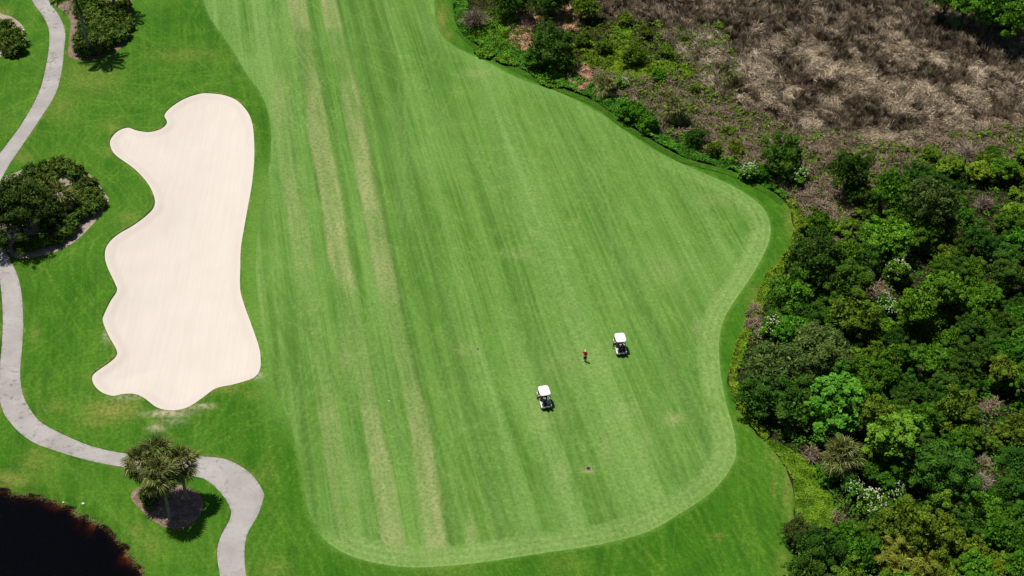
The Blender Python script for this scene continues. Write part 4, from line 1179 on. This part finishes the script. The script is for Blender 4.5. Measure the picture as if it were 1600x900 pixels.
named = [0] * single_out([(o_, ('small ' if w < 46 else 'large ' if w > 66 else '') + ADJ[k], px, py) for o_, k, px, py, w in fill], MARKS)
print('PLANTS', len(placed), len(named))

# ------------------------------------------------------------------ golf carts, golfers, small things
M['white'] = plain('white_gelcoat', (0.80, 0.80, 0.77), 0.35, 0.5, vary=0.03)
M['black'] = plain('black_plastic', (0.018, 0.018, 0.02), 0.5, 0.4)
M['rubber'] = plain('tyre_rubber', (0.02, 0.02, 0.02), 0.9, 0.2)
M['metal'] = plain('brushed_metal', (0.45, 0.45, 0.46), 0.35, 0.5, 0.9)
M['seat'] = plain('seat_vinyl', (0.13, 0.11, 0.095), 0.6, 0.3)
M['navy'] = plain('navy_fabric', (0.018, 0.022, 0.045), 0.8, 0.2)
M['grey'] = plain('grey_fabric', (0.22, 0.24, 0.27), 0.8, 0.2)
M['skin'] = plain('skin', (0.45, 0.25, 0.17), 0.6, 0.3)
M['red'] = plain('red_shirt', (0.42, 0.022, 0.018), 0.8, 0.2)
M['pink'] = plain('pale_pink_shirt', (0.58, 0.34, 0.31), 0.8, 0.2)
M['dark_cloth'] = plain('dark_cloth', (0.012, 0.012, 0.014), 0.85, 0.2)
M['hair'] = plain('dark_hair', (0.018, 0.012, 0.009), 0.6, 0.3)
M['white_cloth'] = plain('white_cloth', (0.78, 0.76, 0.70), 0.8, 0.2)
M['iron'] = plain('cast_iron', (0.09, 0.07, 0.05), 0.8, 0.3, 0.1)
M['glass'] = plain('smoked_windscreen', (0.06, 0.065, 0.07), 0.1, 0.6)
M['stone'] = plain('pale_stone', (0.72, 0.70, 0.66), 0.8, 0.2)
M['collar'] = plain('concrete_collar', (0.27, 0.26, 0.14), 0.95, 0.1, vary=0.3)

def rbox(name, c, s, mat, parent, bev=0.04, taper=None, rot=None, seg=2):
    bm = bmesh.new()
    bmesh.ops.create_cube(bm, size=1.0)
    for vtx in bm.verts:
        k = 1.0
        if taper and vtx.co.z > 0: vtx.co.x *= taper[0]; vtx.co.y *= taper[1]
        vtx.co = Vector((vtx.co.x * s[0], vtx.co.y * s[1], vtx.co.z * s[2]))
    bmesh.ops.bevel(bm, geom=list(bm.edges), offset=bev, segments=seg, profile=0.6, affect='EDGES')
    o = obj(name, bm_mesh(name, bm, mat, True), parent, c)
    if rot: o.rotation_euler = rot
    return o

def profile(name, pts, x0, x1, mat, parent, bev=0.03):
    """a side outline (y, z) drawn out across the cart"""
    bm = bmesh.new()
    a = [bm.verts.new((x0, p[0], p[1])) for p in pts]; b = [bm.verts.new((x1, p[0], p[1])) for p in pts]
    bm.faces.new(a[::-1]); bm.faces.new(b)
    for i in range(len(pts)):
        j = (i + 1) % len(pts); bm.faces.new((a[i], a[j], b[j], b[i]))
    bmesh.ops.recalc_face_normals(bm, faces=bm.faces)
    bmesh.ops.bevel(bm, geom=list(bm.edges), offset=bev, segments=2, profile=0.6, affect='EDGES')
    return obj(name, bm_mesh(name, bm, mat, True), parent)

def rod(name, pts, r, mat, parent, seg=8):
    bm = bmesh.new(); tube(bm, pts, [r] * len(pts), seg)
    return obj(name, bm_mesh(name, bm, mat, True), parent)

def disc_mesh(bm, r, w, seg=20, x=0.0, inner=0.0):
    c = bmesh.ops.create_cone(bm, cap_ends=True, segments=seg, radius1=r, radius2=r, depth=w, matrix=Matrix.Translation((x, 0, 0)) @ Matrix.Rotation(math.pi / 2, 4, 'Y'))
    return c

def golf_cart(loc, rz, label):
    e = empty('golf_cart', (loc[0], loc[1], hz(*loc)), rz)
    tag(e, label, 'golf cart', 'golf carts parked on the fairway')
    profile('chassis', [(-1.05, .24), (1.10, .24), (1.16, .30), (.62, .34), (-.30, .34), (-1.10, .32)], -.52, .52, M['black'], e)
    profile('front_cowl', [(.62, .30), (1.20, .30), (1.24, .42), (1.12, .66), (.84, .86), (.70, .90), (.62, .84)], -.56, .56, M['white'], e, 0.05)
    profile('seat_box', [(-.42, .33), (.12, .33), (.12, .62), (-.42, .64)], -.54, .54, M['white'], e)
    profile('rear_body', [(-.42, .30), (-.42, .72), (-.62, .76), (-.82, .60), (-1.18, .56), (-1.22, .42), (-1.14, .30)], -.58, .58, M['white'], e, 0.05)
    rbox('bag_well', (0, -.93, .60), (.92, .46, .10), M['black'], e, .02)
    rbox('bumper', (0, -1.24, .36), (1.0, .08, .12), M['black'], e, .02)
    rbox('seat', (0, -.12, .69), (1.04, .50, .13), M['seat'], e, .05)
    rbox('backrest', (0, -.43, .98), (1.04, .10, .40), M['seat'], e, .04, rot=(.12, 0, 0))
    rbox('dashboard', (0, .66, .90), (1.02, .20, .14), M['black'], e, .04)
    for sx in (-1, 1):
        rod('armrest', [(sx * .53, -.38, .78), (sx * .56, -.34, .92), (sx * .56, .02, .92), (sx * .53, .08, .74)], .022, M['black'], e)
        rod('roof_post', [(sx * .52, .74, .84), (sx * .51, .62, 1.3), (sx * .50, .52, 1.78)], .02, M['black'], e)
        rod('roof_post', [(sx * .50, -.60, .70), (sx * .51, -.58, 1.3), (sx * .50, -.52, 1.78)], .02, M['black'], e)
        for wy in (.80, -.78):
            bm = bmesh.new(); disc_mesh(bm, .225, .19, 22)
            bmesh.ops.bevel(bm, geom=list(bm.edges), offset=.03, segments=2, affect='EDGES')
            w = obj('wheel', bm_mesh('tyre', bm, M['rubber'], True), e, (sx * .50, wy, .225))
            bm = bmesh.new(); disc_mesh(bm, .125, .02, 16, sx * .10)
            obj('rim', bm_mesh('rim', bm, M['metal'], True), w)
    bm = bmesh.new()
    lay = []
    for zz, sc_ in ((1.775, .97), (1.80, 1.0), (1.84, .985), (1.87, .90), (1.885, .6)):
        lay.append([bm.verts.new((math.copysign(abs(math.cos(a)) ** .42, math.cos(a)) * .60 * sc_, -.02 + math.copysign(abs(math.sin(a)) ** .42, math.sin(a)) * .76 * sc_, zz)) for a in [6.28318 * (k + .5) / 36 for k in range(36)]])
    for a_, b_ in zip(lay, lay[1:]):
        for k in range(36): bm.faces.new((a_[k], a_[(k + 1) % 36], b_[(k + 1) % 36], b_[k]))
    bm.faces.new(lay[-1]); bm.faces.new(lay[0][::-1])
    obj('roof', bm_mesh('roof', bm, M['white'], True), e)
    rbox('windscreen', (0, .64, 1.28), (1.0, .02, .80), M['glass'], e, .008, rot=(-.19 + .42, 0, 0))
    rod('steering_column', [(-.27, .62, .88), (-.27, .38, 1.02)], .02, M['black'], e)
    bm = bmesh.new()
    ring = []
    for k in range(20):
        a = 6.2832 * k / 20; ring.append((-.27 + .17 * math.cos(a), .36 + .10 * math.sin(a), 1.03 + .13 * math.sin(a)))
    ring.append(ring[0]); tube(bm, ring, [.014] * len(ring), 6)
    obj('steering_wheel', bm_mesh('steering_wheel', bm, M['black'], True), e)
    for sx in (-.38, .38):
        rbox('headlight', (sx, 1.20, .52), (.20, .06, .09), M['metal'], e, .02)
        rbox('tail_light', (sx * 1.2, -1.20, .50), (.10, .04, .07), M['red'], e, .01)
    return e

def golf_bag(cart, lx, ly, mat, label):
    p = Matrix.Rotation(cart.rotation_euler.z, 4, 'Z') @ Vector((lx, ly, .66))
    e = empty('golf_bag', cart.location + p, cart.rotation_euler.z)
    e.rotation_euler.x = .16
    tag(e, label, 'golf bag', 'golf bags strapped to the carts')
    bm = bmesh.new(); tube(bm, [(0, 0, 0), (0, 0, .06), (0, 0, .55), (0, 0, .80), (0, 0, .86)], [.12, .135, .14, .15, .145], 14)
    obj('bag_body', bm_mesh('bag_body', bm, mat, True), e)
    rbox('pocket', (0, -.15, .32), (.18, .09, .42), mat, e, .03)
    rod('strap', [(.13, -.02, .75), (.19, -.04, .5), (.14, -.02, .25)], .02, M['black'], e, 6)
    r = random.Random(int(lx * 100) + len(label))
    for k in range(8):
        a = 6.283 * k / 8; q = .07; h_ = r.uniform(.98, 1.16)
        tx, ty = q * math.cos(a), q * math.sin(a)
        c = rod('club', [(tx * .8, ty * .8, .6), (tx * 1.3, ty * 1.3, h_)], .008, M['metal'], e, 5)
        rbox('club_head', (tx * 1.35, ty * 1.35 + .02, h_ + .03), (.055, .09, .06), M['white_cloth'] if k % 3 == 0 else M['metal'] if k % 3 == 1 else M['black'], c, .015)
    return e

def skin_body(name, joints, bones, mats, pick):
    """one continuous figure grown round its skeleton"""
    me = bpy.data.meshes.new(name)
    names = list(joints)
    me.from_pydata([joints[n][:3] for n in names], [(names.index(a), names.index(b)) for a, b in bones], [])
    o = bpy.data.objects.new(name, me); COL.objects.link(o)
    sm = o.modifiers.new('skin', 'SKIN'); sm.use_smooth_shade = True; sm.branch_smoothing = 0.6
    ss = o.modifiers.new('sub', 'SUBSURF'); ss.levels = 2; ss.render_levels = 2
    for i, n in enumerate(names):
        rr = joints[n][3]
        me.skin_vertices[0].data[i].radius = (rr, rr) if not isinstance(rr, tuple) else rr
        me.skin_vertices[0].data[i].use_root = (i == 0)
    dg = bpy.context.evaluated_depsgraph_get()
    ev = bpy.data.meshes.new_from_object(o.evaluated_get(dg))
    COL.objects.unlink(o); bpy.data.objects.remove(o)
    ev.materials.clear()
    for m in mats: ev.materials.append(m)
    for p in ev.polygons:
        p.material_index = pick(p.center); p.use_smooth = True
    return ev

def hand_bones(j, b, wrist, tip_dir, side):
    """a palm, four curled fingers and a thumb from the wrist"""
    w = Vector(j[wrist][:3]); d = Vector(tip_dir).normalized(); s = Vector(side).normalized()
    up = d.cross(s).normalized()
    palm = w + d * .075
    j[wrist + '_palm'] = (*palm, .026); b.append((wrist, wrist + '_palm'))
    for k, ln in enumerate((.065, .075, .07, .055)):
        o = s * (k - 1.5) * .021
        a1 = palm + o + d * .03; a2 = palm + o + d * (.03 + ln * .55) - up * .012; a3 = palm + o + d * (.03 + ln * .85) - up * .035
        for i, (q, rr) in enumerate(((a1, .010), (a2, .009), (a3, .008))):
            nm = f'{wrist}_f{k}{i}'; j[nm] = (*q, rr)
            b.append((wrist + '_palm' if i == 0 else f'{wrist}_f{k}{i - 1}', nm))
    t1 = w + d * .035 + s * .035; t2 = t1 + d * .03 + s * .022
    j[wrist + '_t0'] = (*t1, .011); j[wrist + '_t1'] = (*t2, .009)
    b.append((wrist, wrist + '_t0')); b.append((wrist + '_t0', wrist + '_t1'))

def head_mesh(parent, c, face, hat=None, hair=None):
    """head with brow, nose, chin and ears, turned to `face` (angle about z, 0 = +y)"""
    bm = bmesh.new()
    bmesh.ops.create_uvsphere(bm, u_segments=18, v_segments=14, radius=1.0)
    for v_ in bm.verts:
        x, y, z = v_.co
        k = 1 - .22 * max(0, -z) ** 1.5
        v_.co = Vector((x * .078 * k, y * .098 * (1 - .1 * max(0, -z)) + (.012 * max(0, -z) if y > 0 else 0), z * .118))
        if y > .8 and abs(x) < .25 and -.25 < z < .2: v_.co.y += .022
        if y > .75 and .15 < abs(x) < .55 and .02 < z < .25: v_.co.y -= .008
    for sx in (-1, 1):
        bmesh.ops.create_icosphere(bm, subdivisions=1, radius=.026, matrix=Matrix.Translation((sx * .078, -.005, -.01)) @ Matrix.Diagonal((.4, .8, 1.2, 1)))
    h_ = obj('head', bm_mesh('head', bm, M['skin'], True), parent, c); h_.rotation_euler = (0, 0, face)
    for sx in (-1, 1):
        rbox('eye', (sx * .032, .090, .012), (.022, .010, .010), M['dark_cloth'], h_, .004)
    rbox('mouth', (0, .092, -.058), (.040, .008, .008), M['red'], h_, .003)
    bm = bmesh.new()
    bmesh.ops.create_uvsphere(bm, u_segments=16, v_segments=10, radius=1.0)
    bmesh.ops.delete(bm, geom=[v_ for v_ in bm.verts if v_.co.z < (-.05 if hat else -.45) or (v_.co.y > .45 and v_.co.z < .35)], context='VERTS')
    for v_ in bm.verts: v_.co = Vector((v_.co.x * .088, v_.co.y * .107, v_.co.z * .126 + .004))
    if hat:
        bmesh.ops.solidify(bm, geom=list(bm.faces), thickness=.004)
        obj('cap', bm_mesh('cap', bm, hat, True), h_)
        rbox('cap_brim', (0, .135, .040), (.15, .11, .012), hat, h_, .005)
    else:
        obj('hair', bm_mesh('hair', bm, hair, True), h_)
    return h_

def golfer(loc, rz, label):
    e = empty('person', (loc[0], loc[1], hz(*loc)), rz)
    tag(e, label, 'person', None)
    j = {'pelvis': (0, 0, .95, (.175, .135)), 'waist': (0, .01, 1.10, (.17, .125)), 'chest': (0, .0, 1.30, (.20, .14)), 'neck': (0, .01, 1.48, .06), 'skull': (0, .02, 1.58, .055),
         'shl': (-.19, 0, 1.41, .08), 'ell': (-.27, .06, 1.16, .06), 'wrl': (-.10, .27, 1.06, .032), 'shr': (.19, 0, 1.41, .08), 'elr': (.26, .08, 1.16, .06), 'wrr': (.04, .29, 1.07, .032),
         'hil': (-.10, 0, .86, .125), 'knl': (-.105, .03, .49, .10), 'anl': (-.105, 0, .10, .06), 'tol': (-.125, .16, .05, .045),
         'hir': (.10, 0, .86, .125), 'knr': (.105, .02, .49, .10), 'anr': (.105, -.02, .10, .06), 'tor': (.125, .14, .05, .045)}
    b = [('pelvis', 'waist'), ('waist', 'chest'), ('chest', 'neck'), ('neck', 'skull'), ('chest', 'shl'), ('shl', 'ell'), ('ell', 'wrl'), ('chest', 'shr'), ('shr', 'elr'), ('elr', 'wrr'),
         ('pelvis', 'hil'), ('hil', 'knl'), ('knl', 'anl'), ('anl', 'tol'), ('pelvis', 'hir'), ('hir', 'knr'), ('knr', 'anr'), ('anr', 'tor')]
    hand_bones(j, b, 'wrl', (.7, .6, -.35), (.5, -.6, .3)); hand_bones(j, b, 'wrr', (-.7, .6, -.35), (.5, .6, .3))
    def pick(c):
        if c.z < .105: return 3
        if c.z < .36: return 0
        if c.z < 1.02 and abs(c.y) < .16 and abs(c.x) < .26: return 2
        if c.z > 1.47: return 0
        if (c.y > .175 and c.z < 1.19) or (abs(c.x) > .235 and c.z < 1.19): return 0
        return 1
    obj('body', skin_body('body', j, b, [M['skin'], M['red'], M['dark_cloth'], M['white_cloth']], pick), e)
    head_mesh(e, (0, .03, 1.65), .25, hat=M['white_cloth'])
    return e

def driver(cart, label, foot_out=True):
    p = Matrix.Rotation(cart.rotation_euler.z, 4, 'Z') @ Vector((-.30, -.14, .0))
    e = empty('person', cart.location + p, cart.rotation_euler.z)
    tag(e, label, 'person')
    fx = -.42 if foot_out else -.14
    fz = .06 if foot_out else .42
    j = {'pelvis': (0, -.05, .87, (.15, .12)), 'waist': (-.02, -.06, 1.03, (.14, .11)), 'chest': (-.05, -.04, 1.22, (.17, .12)), 'neck': (-.07, -.01, 1.39, .058), 'skull': (-.08, .01, 1.48, .054),
         'shl': (-.23, -.03, 1.33, .064), 'ell': (-.36, .08, 1.12, .046), 'wrl': (-.28, .28, 1.06, .03), 'shr': (.13, -.03, 1.33, .064), 'elr': (.18, .15, 1.12, .046), 'wrr': (.06, .33, 1.06, .03),
         'hil': (-.10, .03, .84, .09), 'knl': (-.26 if foot_out else -.12, .36, .82, .064), 'anl': (fx, .40, fz + .06, .04), 'tol': (fx - .02, .55, fz, .036),
         'hir': (.10, .03, .84, .09), 'knr': (.13, .40, .84, .064), 'anr': (.13, .52, .46, .04), 'tor': (.13, .66, .41, .036)}
    b = [('pelvis', 'waist'), ('waist', 'chest'), ('chest', 'neck'), ('neck', 'skull'), ('chest', 'shl'), ('shl', 'ell'), ('ell', 'wrl'), ('chest', 'shr'), ('shr', 'elr'), ('elr', 'wrr'),
         ('pelvis', 'hil'), ('hil', 'knl'), ('knl', 'anl'), ('anl', 'tol'), ('pelvis', 'hir'), ('hir', 'knr'), ('knr', 'anr'), ('anr', 'tor')]
    hand_bones(j, b, 'wrl', (.5, .8, -.2), (.7, -.5, .2)); hand_bones(j, b, 'wrr', (-.5, .8, -.2), (.7, .5, .2))
    def pick(c):
        if foot_out and c.z < .11: return 3
        if c.z < .44 and c.x > 0: return 3
        if c.z < .93 and c.y < .42: return 2
        if c.z < .93: return 0
        if c.z > 1.39: return 0
        if c.y > .14: return 0
        return 1
    obj('body', skin_body('body', j, b, [M['skin'], M['pink'], M['dark_cloth'], M['white_cloth']], pick), e)
    head_mesh(e, (-.085, .02, 1.55), .2, hair=M['hair'])
    return e

cartR = golf_cart(ground_pt(968, 546), math.radians(8), 'golf cart with white roof to the right of the standing golfer')
cartL = golf_cart(ground_pt(850, 629), math.radians(13), 'golf cart with white roof nearest the bottom, below left of the standing golfer')
golf_bag(cartR, -.22, -.93, M['navy'], 'dark golf bag on the left of the cart beside the standing golfer')
golf_bag(cartR, .22, -.93, M['dark_cloth'], 'dark golf bag on the right of the cart beside the standing golfer')
golf_bag(cartL, -.22, -.93, M['navy'], 'dark golf bag on the left of the lower cart')
golf_bag(cartL, .22, -.93, M['grey'], 'grey blue golf bag on the right of the lower cart')
driver(cartR, 'dark-haired person in pale pink sitting in the upper right cart, one foot out', True)
driver(cartL, 'dark-haired person in pale pink seated at the wheel of the lower cart', False)
golfer(ground_pt(914, 564.5), math.radians(150), 'golfer standing on the fairway in a red shirt, dark shorts and white cap')

def drain(loc, r, label):
    e = empty('drain_cover', (loc[0], loc[1], hz(*loc)))
    tag(e, label, 'drain')
    bm = bmesh.new()
    n = 24
    ri = [bm.verts.new((r * math.cos(6.2832 * k / n), r * math.sin(6.2832 * k / n), .035)) for k in range(n)]
    ro = [bm.verts.new((r * 1.35 * math.cos(6.2832 * k / n), r * 1.35 * math.sin(6.2832 * k / n), .03)) for k in range(n)]
    rl = [bm.verts.new((r * 1.38 * math.cos(6.2832 * k / n), r * 1.38 * math.sin(6.2832 * k / n), -.06)) for k in range(n)]
    il = [bm.verts.new((r * math.cos(6.2832 * k / n), r * math.sin(6.2832 * k / n), -.06)) for k in range(n)]
    for k in range(n):
        q = (k + 1) % n
        bm.faces.new((ro[k], ro[q], ri[q], ri[k])); bm.faces.new((rl[k], rl[q], ro[q], ro[k])); bm.faces.new((ri[k], ri[q], il[q], il[k]))
    obj('collar', bm_mesh('collar', bm, M['collar']), e)
    bm = bmesh.new()
    bmesh.ops.create_circle(bm, cap_ends=True, segments=24, radius=r * .99, matrix=Matrix.Translation((0, 0, .008)))
    obj('pit', bm_mesh('pit', bm, M['iron']), e)
    for k in range(-3, 4):
        y = k * r * .27; L = math.sqrt(max(0, r * r * .96 - y * y))
        rbox('grate_bar', (0, y, .025), (2 * L, r * .13, .02), M['iron'], e, .004)
drain(ground_pt(919.5, 732), .24, 'round iron drain cover with a pale worn collar low on the fairway')
drain(ground_pt(746.5, 545.5), .13, 'small round sprinkler cover left of the standing golfer')

def pebble(name, loc, r, label, cat, seed, mat=None):
    bm = bmesh.new()
    bmesh.ops.create_icosphere(bm, subdivisions=2, radius=r)
    rr = random.Random(seed)
    for v_ in bm.verts:
        v_.co = Vector((v_.co.x * 1.1, v_.co.y * .9, v_.co.z * .7)) * rr.uniform(.88, 1.1)
    o = obj(name, bm_mesh(name, bm, mat or M['stone'], True), None, (loc[0], loc[1], hz(*loc) + r * .4))
    tag(o, label, cat)
pebble('white_stone', ground_pt(130, 787.5), .15, 'white stone on the grass above the pond bank', 'stone', 1)
pebble('white_stone', ground_pt(101, 791), .10, 'small white stone on the weedy pond bank', 'stone', 2)
pebble('pale_rock', ground_pt(37, 49), .30, 'pale rock at the tip of the corner bed by the path', 'rock', 3)
pebble('pale_rock', ground_pt(201, 27), .28, 'pale rock at the right rim of the tall palm bed', 'rock', 4)
pebble('yardage_marker', ground_pt(608, 627), .08, 'small pale yardage marker on the middle of the fairway', 'marker', 5, M['stone'])
